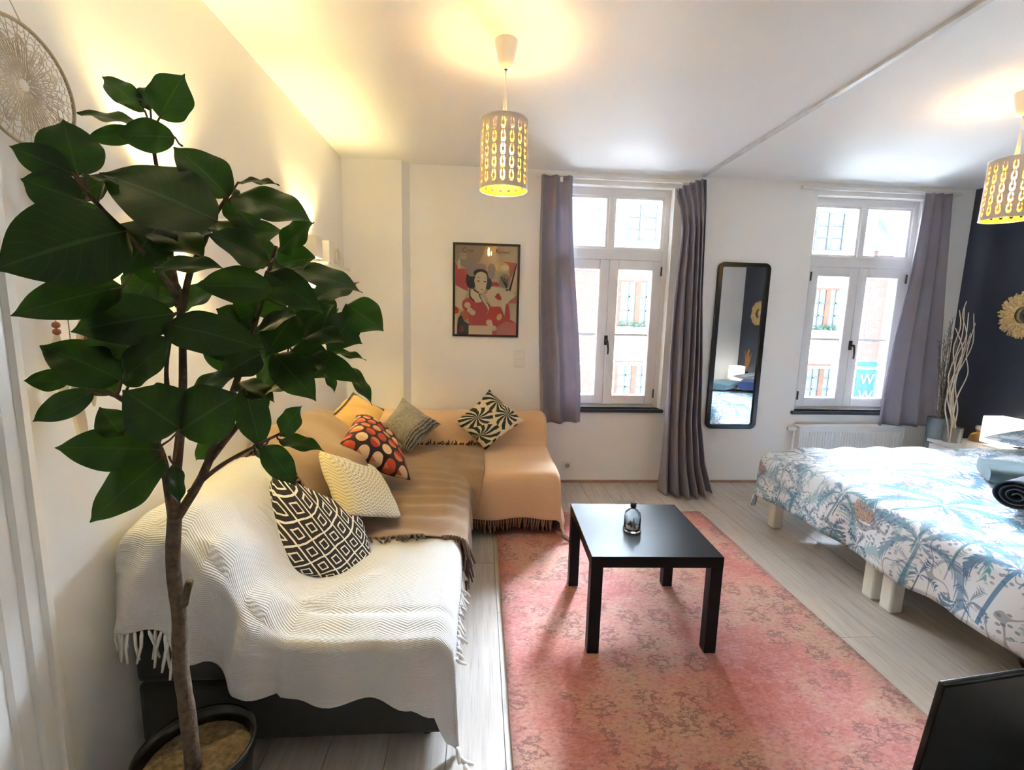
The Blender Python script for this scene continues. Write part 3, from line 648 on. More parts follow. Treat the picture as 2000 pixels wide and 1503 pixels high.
trunk = spline([pt(378, 1500, 1.12), pt(366, 1390, 1.12), pt(352, 1290, 1.13), pt(350, 1200, 1.13), pt(338, 1100, 1.12), pt(341, 1010, 1.11)], 30)
tb_ = MB(); tb_.tube(trunk, [lerp(.019, .015, i/30)*(1+.12*nz(i*.6, 3)) for i in range(31)], 12)
tb_.tube([pt(358, 1180, 1.125), pt(366, 1150, 1.11), pt(370, 1135, 1.105)], [.011, .009, .009], 8); tb_.build('trunk', M['bark'], plant)
def branch(pts, r0, r1):
    q = spline([pt(*p) for p in pts], 18); b = MB(); b.tube(q, [lerp(r0, r1, i/18)*(1+.08*nz(i, r0*99)) for i in range(19)], 8); return b.build('branch', M['bark'], plant)
branch([(340, 1020, 1.11), (325, 930, 1.10), (308, 870, 1.06), (262, 800, 1.02), (222, 770, 1.0), (175, 760, .99)], .012, .004)
branch([(340, 1020, 1.11), (345, 920, 1.12), (356, 800, 1.13), (357, 700, 1.12), (352, 600, 1.12), (320, 540, 1.08), (260, 470, 1.02), (190, 400, .98), (165, 370, .97)], .012, .004)
branch([(352, 620, 1.12), (372, 530, 1.15), (400, 470, 1.18), (415, 430, 1.18), (440, 390, 1.15)], .008, .004)
branch([(340, 1020, 1.11), (395, 930, 1.14), (425, 850, 1.16), (462, 745, 1.18), (490, 660, 1.2), (510, 590, 1.2), (530, 510, 1.2), (540, 480, 1.2)], .011, .004)
branch([(405, 905, 1.14), (460, 835, 1.16), (520, 770, 1.2), (570, 700, 1.24), (630, 640, 1.28), (680, 610, 1.3)], .008, .004)
branch([(370, 960, 1.13), (430, 910, 1.12), (500, 870, 1.10), (550, 845, 1.08)], .006, .003)
branch([(350, 600, 1.12), (330, 480, 1.12), (312, 360, 1.14), (300, 290, 1.14), (295, 240, 1.14)], .008, .0035)
branch([(330, 800, 1.1), (325, 720, 1.08), (335, 650, 1.08)], .006, .003)
def leaf(bx, by, Yb, tx, ty, Yt, w, roll=0, curl=.12, fold=.25, stem=None):
    """base and tip seen at (bx,by) and (tx,ty), at depths Yb and Yt; w = width in metres; roll turns the blade about its midrib"""
    B, T = pt(bx, by, Yb), pt(tx, ty, Yt); ax = T-B; L = ax.length; ax.normalize()
    n = (CAMP-B).normalized()*.8 + Vector((0, -.1, .55)); n = (n-ax*n.dot(ax)).normalized(); s = ax.cross(n).normalized()
    c_, s_ = math.cos(roll), math.sin(roll); s, n = s*c_+n*s_, n*c_-s*s_
    bm = MB(); nu, nv = 8, 18
    def f(u, v):
        a = 2*u-1; hw = w/2*1.04*(math.sin(PI*min(1, v**.86))**.66)*(1-v**9) if 0 < v < 1 else 0
        if v >= 1: hw = 0
        z = -curl*L*(v-.15)**2*1.1 + fold*abs(a)*hw - .10*hw*a*a + .004*math.sin(v*14+a*2)*abs(a)
        q_ = B + ax*(L*v) + s*(a*hw) + n*z
        q_.x = max(q_.x, XL+.012 if q_.y > 1.145 else XL+.045); return q_
    bm.grid(f, nu, nv); 
    if stem:
        bm.m = 1; S = pt(*stem); bm.tube([S, S.lerp(B, .5)+Vector((0, 0, -.004)), B, B+ax*L*.12+n*(fold*0)], [.0028, .0022, .0022, .0012], 6)
    return bm.build('leaf', [M['leaf'], M['petiole']], plant, sub=0)
LV = [
 # top tuft
 (283, 216, 1.14, 192, 142, 1.16, .050, .3, .10, .25, (296, 248, 1.14)), (311, 231, 1.13, 358, 142, 1.12, .100, .25, .05, .12, (297, 250, 1.14)), (294, 215, 1.15, 288, 162, 1.17, .045, 0, .1, .2, (296, 245, 1.14)),
 (278, 246, 1.14, 148, 215, 1.12, .052, -.5, .05, .3, (290, 256, 1.14)), (276, 258, 1.13, 166, 271, 1.10, .038, .6, .05, .2, (292, 258, 1.14)), (342, 268, 1.13, 225, 262, 1.08, .065, .5, .25, .3, (356, 285, 1.15)),
 # left tuft
 (152, 345, .98, 122, 228, 1.0, .095, 0, .08, .15, (165, 368, .97)), (142, 338, .97, 14, 283, .93, .055, .5, .1, .2, (165, 372, .97)), (160, 392, .96, 36, 346, .93, .075, .3, .1, .25, (172, 385, .98)),
 (165, 342, .99, 232, 356, .97, .040, .6, .1, .3, (170, 370, .98)), (250, 450, .98, -6, 505, .82, .150, .25, .28, .10, (262, 470, 1.02)), (205, 350, 1.06, 130, 395, 1.0, .05, 0, .1, .2, (190, 395, .99)),
 # big leaves of the crown
 (425, 432, 1.06, 196, 322, .98, .205, -.35, .12, .16, (420, 425, 1.17)), (446, 385, 1.14, 345, 276, 1.10, .105, -.2, .22, .25, (440, 395, 1.16)), (410, 330, 1.2, 470, 390, 1.15, .05, .7, .1, .3, (440, 392, 1.16)),
 (465, 356, 1.15, 541, 350, 1.12, .030, .5, .15, .3, (440, 388, 1.15)), (455, 382, 1.14, 602, 412, 1.08, .098, .15, .2, .18, (440, 392, 1.15)), (545, 490, 1.18, 608, 430, 1.16, .080, .3, .1, .2, (540, 482, 1.2)),
 (524, 512, 1.14, 414, 452, 1.05, .100, -.2, .12, .25, (534, 505, 1.2)), (302, 522, 1.04, 434, 512, 1.0, .058, .3, .12, .3, (300, 530, 1.07)), (530, 562, 1.14, 384, 552, 1.05, .085, .2, .12, .25, (520, 560, 1.2)),
 (560, 525, 1.2, 705, 552, 1.16, .085, .35, .18, .2, (534, 505, 1.2)), (610, 585, 1.24, 700, 545, 1.3, .072, .3, .1, .2, (640, 630, 1.28)), (520, 530, 1.18, 622, 602, 1.10, .075, -.3, .15, .25, (530, 515, 1.2)),
 (440, 470, 1.2, 550, 440, 1.2, .08, .2, .2, .2, (415, 435, 1.18)), (320, 430, 1.1, 235, 525, 1.0, .11, -.2, .15, .2, (320, 440, 1.12)), (300, 440, 1.1, 395, 490, 1.05, .09, .2, .15, .2, (318, 430, 1.12)),
 (240, 560, 1.03, 20, 606, .90, .085, .2, .18, .2, (262, 520, 1.05)), (210, 510, 1.0, 60, 520, .92, .07, .4, .15, .25, (235, 470, 1.01)), (340, 612, 1.08, 138, 640, .96, .105, .2, .15, .2, (350, 605, 1.12)), (318, 632, 1.06, 505, 668, 1.0, .095, -.15, .15, .15, (345, 610, 1.12)),
 (676, 594, 1.28, 745, 640, 1.22, .095, -.2, .15, .2, (680, 612, 1.3)), (692, 612, 1.28, 640, 684, 1.18, .080, .3, .1, .25, (680, 612, 1.3)), (640, 684, 1.26, 714, 697, 1.22, .030, .4, .1, .3, (635, 645, 1.28)),
 (608, 690, 1.22, 700, 742, 1.12, .055, -.3, .15, .3, (600, 670, 1.26)), (675, 712, 1.2, 730, 785, 1.14, .040, .4, .12, .3, (620, 650, 1.27)), (636, 715, 1.22, 655, 765, 1.18, .028, .3, .1, .3, (620, 660, 1.26)),
 (560, 660, 1.22, 650, 590, 1.2, .085, .2, .1, .2, (575, 695, 1.24)), (535, 690, 1.2, 612, 775, 1.12, .085, -.2, .15, .2, (560, 710, 1.23)), (500, 640, 1.18, 575, 610, 1.12, .080, .3, .1, .2, (495, 650, 1.2)), (575, 610, 1.22, 520, 690, 1.12, .09, .2, .1, .2, (560, 700, 1.24)),
 (510, 690, 1.14, 434, 728, 1.06, .072, .2, .2, .2, (485, 675, 1.2)), (485, 660, 1.2, 395, 690, 1.15, .08, .4, .1, .2, (488, 665, 1.2)), (560, 600, 1.22, 480, 575, 1.2, .08, .4, .1, .2, (515, 580, 1.2)), (590, 640, 1.24, 665, 660, 1.15, .07, 0, .15, .2, (600, 668, 1.26)),
 # lower left
 (134, 744, .99, 46, 742, .95, .042, .3, .08, .25, (170, 758, .99)), (236, 742, 1.0, 82, 668, .94, .115, -.2, .12, .2, (225, 770, 1.0)), (238, 745, 1.01, 334, 655, 1.0, .095, .2, .1, .2, (228, 772, 1.0)), (182, 764, .98, 60, 824, .93, .050, .4, .1, .3, (215, 768, 1.0)),
 (275, 700, 1.05, 180, 610, 1.0, .10, .3, .1, .2, (240, 775, 1.01)), (352, 838, 1.06, 246, 762, .99, .125, .2, .15, .2, (312, 872, 1.06)), (350, 842, 1.06, 462, 768, 1.08, .135, -.2, .1, .15, (340, 900, 1.11)),
 (314, 878, 1.05, 103, 868, .97, .098, .15, .15, .15, (322, 900, 1.09)), (318, 893, 1.06, 166, 1018, .98, .100, -.15, .1, .15, (326, 905, 1.09)), (238, 850, 1.03, 196, 796, 1.0, .058, .2, .1, .2, (262, 812, 1.03)), (338, 905, 1.09, 352, 988, 1.06, .036, .6, .1, .3, (330, 890, 1.09)),
 # lower right
 (366, 770, 1.12, 462, 722, 1.1, .070, .3, .15, .2, (358, 780, 1.13)), (478, 758, 1.16, 512, 876, 1.10, .075, .2, .12, .25, (465, 745, 1.18)), (548, 850, 1.07, 587, 792, 1.06, .055, .1, .06, .15, (548, 846, 1.08)), (546, 858, 1.07, 630, 872, 1.03, .042, .2, .15, .3, (540, 850, 1.08)),
 (516, 868, 1.08, 576, 944, 1.02, .058, -.1, .12, .2, (525, 858, 1.09)), (495, 868, 1.09, 560, 940, 1.07, .04, .6, .1, .3, (505, 866, 1.10)), (430, 850, 1.17, 380, 900, 1.16, .05, .3, .1, .2, (425, 850, 1.16)), (520, 770, 1.2, 470, 840, 1.18, .06, 0, .1, .2, (518, 772, 1.2)),
]
FILL = [(505, 600, 440, 640), (510, 560, 590, 545), (495, 640, 425, 600), (540, 500, 465, 495), (530, 520, 615, 500), (560, 700, 495, 745), (560, 690, 645, 705), (600, 665, 565, 585), (640, 635, 600, 555), (630, 640, 705, 665), (520, 760, 595, 735), (480, 700, 545, 645), (470, 720, 395, 655),
 (462, 745, 535, 775), (350, 600, 430, 555), (350, 590, 270, 555), (330, 480, 405, 445), (330, 500, 260, 435), (415, 430, 485, 475), (440, 390, 510, 455), (300, 540, 245, 605), (262, 470, 335, 560), (190, 400, 140, 475), (225, 770, 155, 695), (262, 800, 335, 755), (310, 870, 240, 815), (575, 690, 655, 735), (600, 660, 660, 600), (530, 560, 600, 590)]
random.seed(21)
for L_ in LV: leaf(*L_)
for (a_, b_, c_, d_) in FILL:
    yb_ = 1.16 + (a_-350)*.00045 + random.uniform(-.03, .03); leaf(a_, b_, yb_, c_, d_, yb_+random.uniform(-.05, .03), random.uniform(.065, .095), random.uniform(-.5, .5), random.uniform(.05, .2), random.uniform(.15, .3))
# pot
M['soil'] = mat('potting_soil', (.12, .085, .05), 1, var=.5, vs=60, bump=1, bs=120)
pot = thing('plant_pot', 'black plastic plant pot holding the rubber plant', 'pot', (-.735, 1.15, 0)); pc = (-.735, 1.15, 0)
MB().lathe([(.001, .0), (.105, 0), (.112, .012), (.136, .235), (.142, .238), (.142, .262), (.134, .262), (.128, .225), (.104, .03), (.001, .03)], pc, 40).build('body', M['black'], pot)
MB().lathe([(.127, .218), (.10, .226), (.05, .230), (.001, .232)], pc, 30).build('soil', M['soil'], pot)
# ================================================================ dream catcher on the left wall
M['yarn'] = cloth_mat('cream_crochet_cotton', (.66, .58, .44), .1); M['ring'] = mat('tan_hoop', (.46, .37, .24), .7); M['bead'] = mat('terracotta_bead', (.38, .12, .05), .5); M['feather'] = cloth_mat('cream_feather', (.66, .55, .36), .15, transl=.3)
dcx = XL+.045; c0 = Vector((dcx, 1.19, 1.884)); rr = .128
dc = thing('dream_catcher', 'round cream crochet dream catcher with beads and feathers on the left wall', 'wall hanging', (dcx, c0.y, 1.3))
def cy(r, t, dx=0): return c0 + Vector((dx, r*math.cos(t), r*math.sin(t)))
MB().tube([cy(rr, 2*PI*k/64) for k in range(64)], .004, 8, closed=True).build('hoop', M['ring'], dc)
wb_ = MB()
for k in range(9):
    r_ = rr*(.12+.86*k/8)
    wb_.tube([cy(r_+.0035*math.sin(t*(12+k*4)), t) for t in [2*PI*i/120 for i in range(120)]], .0011, 4, closed=True)
for k in range(56):
    t = 2*PI*k/56; wb_.tube([cy(rr*.42, t), cy(rr*.7, t+.05*(-1)**k), cy(rr, t)], .001, 4)
for k in range(12):
    t = 2*PI*k/12
    for e in (-.2, -.12, -.05, .05, .12, .2): wb_.tube([cy(rr*.1, t), cy(rr*.38, t+e*1.2), cy(rr*.66, t+e), cy(rr*.8, t)], .0013, 4)
wb_.build('crochet_web', M['yarn'], dc)
for k, (py0, ly, lz) in enumerate(((1.222, 1.222, 1.63), (1.255, 1.262, 1.40), (1.29, 1.285, 1.33), (1.205, 1.20, 1.35), (1.235, 1.235, 1.22))):
    b = MB(); zt = c0.z - math.sqrt(max(0, rr*rr-(py0-c0.y)**2)); b.tube([(dcx, py0, zt), (dcx, ly, lz)], .0013, 5); b.build('string', M['yarn'], dc)
    bz = MB()
    for q in range(2): bz.lathe([(.002, -.008), (.007, -.005), (.0085, 0), (.007, .005), (.002, .008)], (dcx, ly, lz+.016*q-.004), 10)
    bz.build('bead', M['bead'], dc)
    if k:
        fb = MB()
        def ff(u, v, ly=ly, lz=lz, k=k):
            a = 2*u-1; w_ = .020*math.sin(PI*min(1, .08+.9*v))**.7; return (dcx+.006*math.cos(v*3+k)+.004*abs(a), ly+a*w_+.008*math.sin(v*2+k), lz-.01-.17*v)
        fb.grid(ff, 6, 12); fb.build('feather', M['feather'], dc)
MB().tube([(dcx, 1.175, 1.612), (dcx, 1.285, 1.606)], .004, 8).build('stick', M['ring'], dc)
MB().tube([(dcx, 1.20, c0.z+rr), (dcx-.02, 1.20, c0.z+rr+.05), (XL+.002, 1.20, c0.z+rr+.06)], .0013, 5).build('string', M['yarn'], dc)
tt = MB()
for e in (1.265, 1.30): tt.tube([(dcx, e, c0.z-rr*.8), (dcx+.004, e+.012, 1.70), (dcx, e+.015, 1.62), (dcx, e+.008, 1.50)], [.006, .010, .008, .004], 6)
tt.build('yarn_tassel', M['yarn'], dc)
# ================================================================ curtains
M['curtain'] = cloth_mat('grey_mauve_curtain', (.33, .30, .35), .06, weave=350, bump=.15, rough=.45, transl=.28)
def curtain(name, fn, label, nu=90, nv=50, header=None):
    o = MB().grid(fn, nu, nv).build(name, M['curtain'], solid=.003); tag(o, label, 'curtain'); return o
def c1(u, v):
    x0 = lerp(.445, .50, v)-.02*math.sin(v*PI); x1 = lerp(.705, .845, ss(0, 1, v)); x = lerp(x0, x1, u)
    amp = lerp(.02, .04, v); ph = u*2*PI*2.6+.4*math.sin(v*3)
    y = 3.80 - .01 - amp*math.sin(ph)*(1-.35*ss(.55, .9, u)) - .02*v
    return (x+.01*math.cos(ph), y, lerp(2.485, .548, v)-.006*math.sin(u*5)*v)
cu1 = curtain('window_curtain', c1, 'short grey curtain hanging at the left of the window beside the poster')
def c3(u, v):
    x0 = lerp(3.555, 3.405, ss(0, 1, v)); x1 = lerp(3.83, 4.00, v); x = lerp(x0, x1, u)
    ph = u*2*PI*3.6+.6+.3*math.sin(v*2.5); amp = lerp(.018, .034, v)
    return (x+.012*math.cos(ph), 3.785-.012-amp*math.sin(ph)-.02*v, lerp(2.475, .55, v)+.02*(u-.5)*v*-1)
cu3 = curtain('window_curtain', c3, 'short grey curtain drawn aside at the window above the radiator')
# gathered divider curtain, floor length, hooked to the end of the ceiling track
lv = [ # height, left point, middle point, right point
 (2.505, (1.515, 3.80), (1.63, 3.79), (1.752, 3.80)), (2.30, (1.56, 3.79), (1.66, 3.76), (1.765, 3.79)), (2.1, (1.575, 3.78), (1.67, 3.735), (1.765, 3.78)), (1.6, (1.545, 3.76), (1.66, 3.69), (1.775, 3.76)), (1.1, (1.525, 3.73), (1.65, 3.64), (1.80, 3.73)),
 (.6, (1.515, 3.70), (1.64, 3.59), (1.815, 3.70)), (.25, (1.50, 3.66), (1.66, 3.55), (1.86, 3.67)), (.012, (1.485, 3.63), (1.69, 3.50), (1.925, 3.63))]
def c2(u, v):
    s_ = v*(len(lv)-1)
    z = None; zz = lerp(2.505, .012, v)
    for (a, b) in zip(lv, lv[1:]):
        if zz <= a[0]+1e-6 and zz >= b[0]-1e-6: t = (a[0]-zz)/(a[0]-b[0]); break
    P3 = [Vector(p).lerp(Vector(q), t) for p, q in zip(a[1:], b[1:])]
    p = P3[0]*(1-u)**2 + (P3[1]*2-(P3[0]+P3[2])*.5)*2*u*(1-u) + P3[2]*u*u
    tn = Vector((P3[2].x-P3[0].x, P3[2].y-P3[0].y)).normalized(); nn = Vector((tn.y, -tn.x))
    amp = lerp(.030, .058, ss(0, 1, v))*(1-.55*math.exp(-((v-.085)/.05)**2)); ph = u*2*PI*5.2 + .9*math.sin(v*4+u*5) + .5*nz(u*3, v*3)
    q = p + nn*amp*math.sin(ph) + tn*.014*math.cos(ph*2)*.5
    zz -= .10*(1-u)**1.5*ss(.12, 0, v) * 1.0
    zz += -.012*math.sin(ph)*ss(.12, .0, v)
    return (q.x, min(q.y, 3.845), max(.006, zz))
cu2 = curtain('divider_curtain', c2, 'long grey curtain gathered to the floor between the window and the mirror', 170, 90)
for k in range(5):
    p = Vector(c2(.08+.21*k, 0)); MB().tube([p+Vector((0, 0, -.03)), p+Vector((0, .004, .02))], .003, 6).build('hook', M['white'], cu2)
# ================================================================ poster
def flat(name, col, rough=.6): return mat(name, col, rough, var=.03)
pc_ = {'bg': (.62, .47, .27), 'red': (.62, .05, .03), 'cream': (.78, .62, .40), 'face': (.80, .66, .44), 'black': (.018, .010, .012), 'lilac': (.40, .30, .28), 'pink': (.60, .16, .12), 'yellow': (.75, .55, .18), 'grey': (.42, .31, .20), 'dkred': (.22, .02, .02), 'orange': (.55, .14, .04)}
PN = list(pc_); PM = [flat('poster_ink_'+k, pc_[k]) for k in PN]
PX0, PX1, PZ0, PZ1 = -.221, .311, 1.235, 1.971; YP = YB-.022
po = thing('framed_poster', 'framed print of a woman in a red kimono with a fan on the back wall', 'poster', ((PX0+PX1)/2, YB, PZ0))
fb = MB(); t = .018
fb.box(PX0, PX0+t, YP, YB, PZ0, PZ1); fb.box(PX1-t, PX1, YP, YB, PZ0, PZ1); fb.box(PX0+t, PX1-t, YP, YB, PZ1-t, PZ1); fb.box(PX0+t, PX1-t, YP, YB, PZ0, PZ0+t)
fb.build('frame', mat('dark_wood_frame', (.02, .010, .010), .4), po, bevel=.002)
pr = MB(); layer = [0]
ax0, ax1, az0, az1 = PX0+t, PX1-t, PZ0+t, PZ1-t
def PP(cx, cyy): return (lerp(ax0, ax1, min(1, max(0, (cx-135)/870))), YP+.0115-layer[0]*.00018, lerp(az1, az0, min(1, max(0, (cyy-140)/1245))))
def shp(c, pts): pr.m = PN.index(c); layer[0] += 1; pr.poly([PP(*p) for p in pts][::-1])
def smooth(pts, n=40): return [(p[0], p[1]) for p in spline(list(pts)+[pts[0]], n)][:-1]
def ell(c, cx, cyy, rx, ry, rot=0): shp(c, [(cx+rx*math.cos(a)*math.cos(rot)-ry*math.sin(a)*math.sin(rot), cyy+rx*math.cos(a)*math.sin(rot)+ry*math.sin(a)*math.cos(rot)) for a in [2*PI*k/20 for k in range(20)]])
shp('bg', [(135, 140), (1005, 140), (1005, 1385), (135, 1385)])
shp('grey', [(135, 140), (560, 140), (480, 360), (300, 470), (135, 360)])
shp('red', [(135, 370), (180, 460), (300, 470), (330, 620), (310, 780), (140, 690)]); shp('cream', [(135, 700), (310, 775), (240, 930), (250, 1040), (190, 1020), (135, 985)])
shp('red', [(135, 985), (190, 1020), (180, 1085), (135, 1100)]); shp('pink', [(800, 350), (1000, 365), (910, 600), (880, 420)]); shp('cream', [(1000, 380), (1005, 760), (900, 800), (905, 620)])
shp('red', smooth([(630, 640), (720, 640), (745, 700), (660, 700), (600, 790), (560, 800)])); shp('pink', [(860, 880), (1005, 820), (1005, 930), (860, 930)]); shp('cream', [(620, 700), (800, 720), (860, 740), (860, 900), (760, 1000), (640, 960), (560, 820)])
shp('red', smooth([(690, 850), (740, 790), (790, 870), (750, 890)], 20)); ell('yellow', 790, 430, 100, 70, .2); ell('cream', 820, 440, 60, 40)
shp('red', smooth([(240, 920), (320, 865), (440, 905), (560, 900), (640, 990), (770, 985), (840, 1120), (1000, 1215), (1003, 1383), (330, 1383), (340, 1250), (300, 1100), (238, 1000)], 60))
shp('pink', [(720, 1383), (740, 1260), (860, 1190), (1000, 1215), (1003, 1383)])
ell('lilac', 365, 450, 70, 75); ell('lilac', 480, 440, 90, 55); ell('lilac', 640, 460, 55, 80); ell('black', 370, 600, 85, 140, .1); ell('black', 590, 640, 55, 110, -.1); ell('lilac', 370, 500, 75, 70); ell('lilac', 640, 520, 50, 80); ell('black', 490, 520, 100, 60)
shp('face', smooth([(370, 740), (480, 800), (520, 900), (430, 930), (360, 840)], 20)); shp('face', smooth([(400, 620), (430, 530), (500, 500), (570, 540), (580, 640), (555, 740), (500, 800), (430, 740)]))
shp('black', smooth([(380, 660), (400, 740), (470, 790), (460, 800), (390, 755), (370, 680)], 24)); shp('black', smooth([(350, 740), (350, 840), (410, 905), (400, 915), (335, 850), (335, 740)], 24))
shp('black', smooth([(465, 815), (490, 810), (540, 890), (620, 960), (620, 1040), (590, 1090), (600, 1020), (590, 970), (500, 890)], 30)); shp('cream', smooth([(480, 820), (500, 830), (610, 975), (615, 1030), (580, 1100), (598, 1020), (520, 900)], 30))
for (x, y) in ((460, 630), (550, 635)): ell('black', x, y, 20, 7, .05)
for (x, y) in ((462, 582), (556, 588)): ell('lilac', x, y, 24, 5, .1)
ell('red', 508, 745, 15, 8); shp('grey', smooth([(740, 660), (770, 560), (830, 520), (905, 570), (890, 690), (840, 720), (760, 700)], 30))
for k in range(5): a_ = 760+28*k; shp('black', [(a_, 560+8*k), (a_+8, 555+8*k), (862, 715), (852, 720)])
shp('black', [(985, 380), (1000, 375), (905, 790), (885, 790), (890, 740)])
shp('face', smooth([(800, 820), (850, 745), (930, 770), (980, 830), (900, 900), (865, 990), (850, 1090), (820, 1060), (785, 960)], 36)); ell('black', 862, 745, 18, 12); shp('red', smooth([(850, 960), (880, 930), (915, 1120), (890, 1195), (840, 1130)], 24))
for (x, y, r) in ((310, 970, 44), (345, 1040, 40), (385, 1075, 42), (620, 1210, 45), (690, 1290, 40), (640, 1250, 36)): ell('cream', x, y, r, r*.95)
ell('yellow', 762, 1128, 36, 52, .4); shp('cream', [(135, 1100), (200, 1080), (170, 1180), (160, 1383), (135, 1383)]); ell('orange', 265, 1120, 60, 70, .3)
shp('black', smooth([(168, 1383), (180, 1180), (225, 1120), (270, 1200), (350, 1260), (330, 1383)], 30)); ell('dkred', 230, 1310, 42, 48); shp('cream', [(330, 1255), (665, 1255), (665, 1383), (330, 1383)])
shp('cream', [(170, 345), (205, 345), (210, 470), (170, 470)])
for y in (262, 290, 318): shp('cream', [(188, y), (290, y+2), (290, y+12), (188, y+10)])
pr.build('print', PM, po)
for txt, cx, cyy, sz in (('C', 262, 208, .050), ('hat', 345, 215, .036), ('K', 718, 215, .052), ('imwei', 812, 224, .036)):
    me = text_mesh(txt, sz, .0001); me.materials.clear(); layer[0] += 1; p = PP(cx, cyy); o = link('lettering', me, PM[PN.index('grey' if cx < 400 else 'dkred')] if cx > 400 else flat('poster_faded_ink', (.16, .12, .07)), po); o.matrix_parent_inverse = Matrix.Identity(4)
    o.location = Vector((p[0], p[1]-.0003, p[2])) - po.location; o.rotation_euler = (PI/2, 0, 0)
MB().box(ax0, ax1, YP+.0005, YP+.0015, az0, az1).build('glass', M['glass'], po)
# ================================================================ switch, socket
sw = thing('light_switch', 'white double light switch beside the poster', 'switch', (.327, YB, 1.06)); MB().box(.283, .371, YB-.009, YB, .988, 1.132).build('plate', M['white'], sw, bevel=.004)
for z in (1.062, 1.0): MB().box(.292, .362, YB-.014, YB-.009, z, z+.058).build('rocker', M['white'], sw, bevel=.003)
so = thing('wall_socket', 'white wall socket low under the window', 'socket', (.763, YB, .15)); MB().box(.721, .805, YB-.010, YB, .108, .192).build('plate', M['white'], so, bevel=.005)
rc = MB(); rc.lathe([(.021, 0), (.021, .003), (.019, .003), (.019, .0005), (.001, .0005)], (0, 0, 0), 24); rc.v = [(.763+x, YB-.0102-z, .15+y) for x, y, z in rc.v]; rc.build('recess', mat('socket_grey', (.35, .33, .31), .5), so)
for dx in (-.0095, .0095): MB().tube([(.763+dx, YB-.0105, .15), (.763+dx, YB-.0125, .15)], .0028, 8).build('pin_hole', M['black'], so)
# ================================================================ mirror
mx0, mx1, mz0, mz1 = 1.947, 2.392, .490, 1.888
mi = thing('wall_mirror', 'tall narrow mirror with rounded black frame on the window wall', 'mirror', ((mx0+mx1)/2, YB, mz0))
def rrect(x0, x1, z0, z1, r, n=6):
    P_ = []
    for (cx, cz, a0) in ((x1-r, z1-r, 0), (x0+r, z1-r, PI/2), (x0+r, z0+r, PI), (x1-r, z0+r, 1.5*PI)):
        for k in range(n+1): a_ = a0+PI/2*k/n; P_.append((cx+r*math.cos(a_), cz+r*math.sin(a_)))
    return P_
o1 = rrect(mx0, mx1, mz0, mz1, .05); i1 = rrect(mx0+.036, mx1-.036, mz0+.036, mz1-.036, .018); n = len(o1); fb = MB(); ya, yb_ = YB-.032, YB-.002
vs = [(x, ya, z) for x, z in o1]+[(x, ya, z) for x, z in i1]+[(x, yb_, z) for x, z in o1]+[(x, YB-.014, z) for x, z in i1]
fb.add(vs, [f for k in range(n) for f in ((k, n+k, n+(k+1) % n, (k+1) % n), (k, (k+1) % n, 2*n+(k+1) % n, 2*n+k), (n+k, 3*n+k, 3*n+(k+1) % n, n+(k+1) % n))])
fb.build('frame', M['black'], mi, bevel=.003)
gb = MB(); gb.poly([(x, YB-.015, z) for x, z in rrect(mx0+.03, mx1-.03, mz0+.03, mz1-.03, .018)][::-1]); gb.build('mirror_glass', NT('silvered_glass').set(Base_Color=(.90, .91, .91), Metallic=1.0, Roughness=.005), mi)
# ================================================================ radiator
ra = thing('radiator', 'white ribbed panel radiator under the far window', 'radiator', (3.2, YB, .12)); x0, x1, za, zb = 2.745, 3.70, .12, .535
MB().box(x0, x1, YB-.105, YB-.09, za, zb).build('front_panel', M['white'], ra, bevel=.004)
for k in range(38):
    x = x0+.02+k*(x1-x0-.04)/37; MB().box(x-.008, x+.008, YB-.110, YB-.105, za+.03, zb-.05).build('rib', M['white'], ra)
MB().box(x0, x1, YB-.09, YB-.03, za+.02, zb-.02).build('core', M['white'], ra); MB().box(x0-.004, x1+.004, YB-.112, YB-.03, zb-.004, zb+.008).build('top_grille', M['white'], ra, bevel=.003)
for x in (x0+.1, x1-.1): MB().box(x-.02, x+.02, YB-.03, YB-.002, za+.2, za+.26).build('bracket', M['white'], ra)
vk = MB(); vk.tube([(x0-.0, YB-.07, zb-.03), (x0-.035, YB-.07, zb-.03)], .008, 10); vk.tube([(x0-.02, YB-.07, zb-.03), (x0-.04, YB-.07, zb-.03), (x0-.085, YB-.07, zb-.03)], [.018, .021, .019], 14); vk.build('thermostat_knob', M['white'], ra)
MB().tube([(x0-.03, YB-.07, zb-.04), (x0-.03, YB-.07, .001)], .008, 8).build('pipe', M['white'], ra)
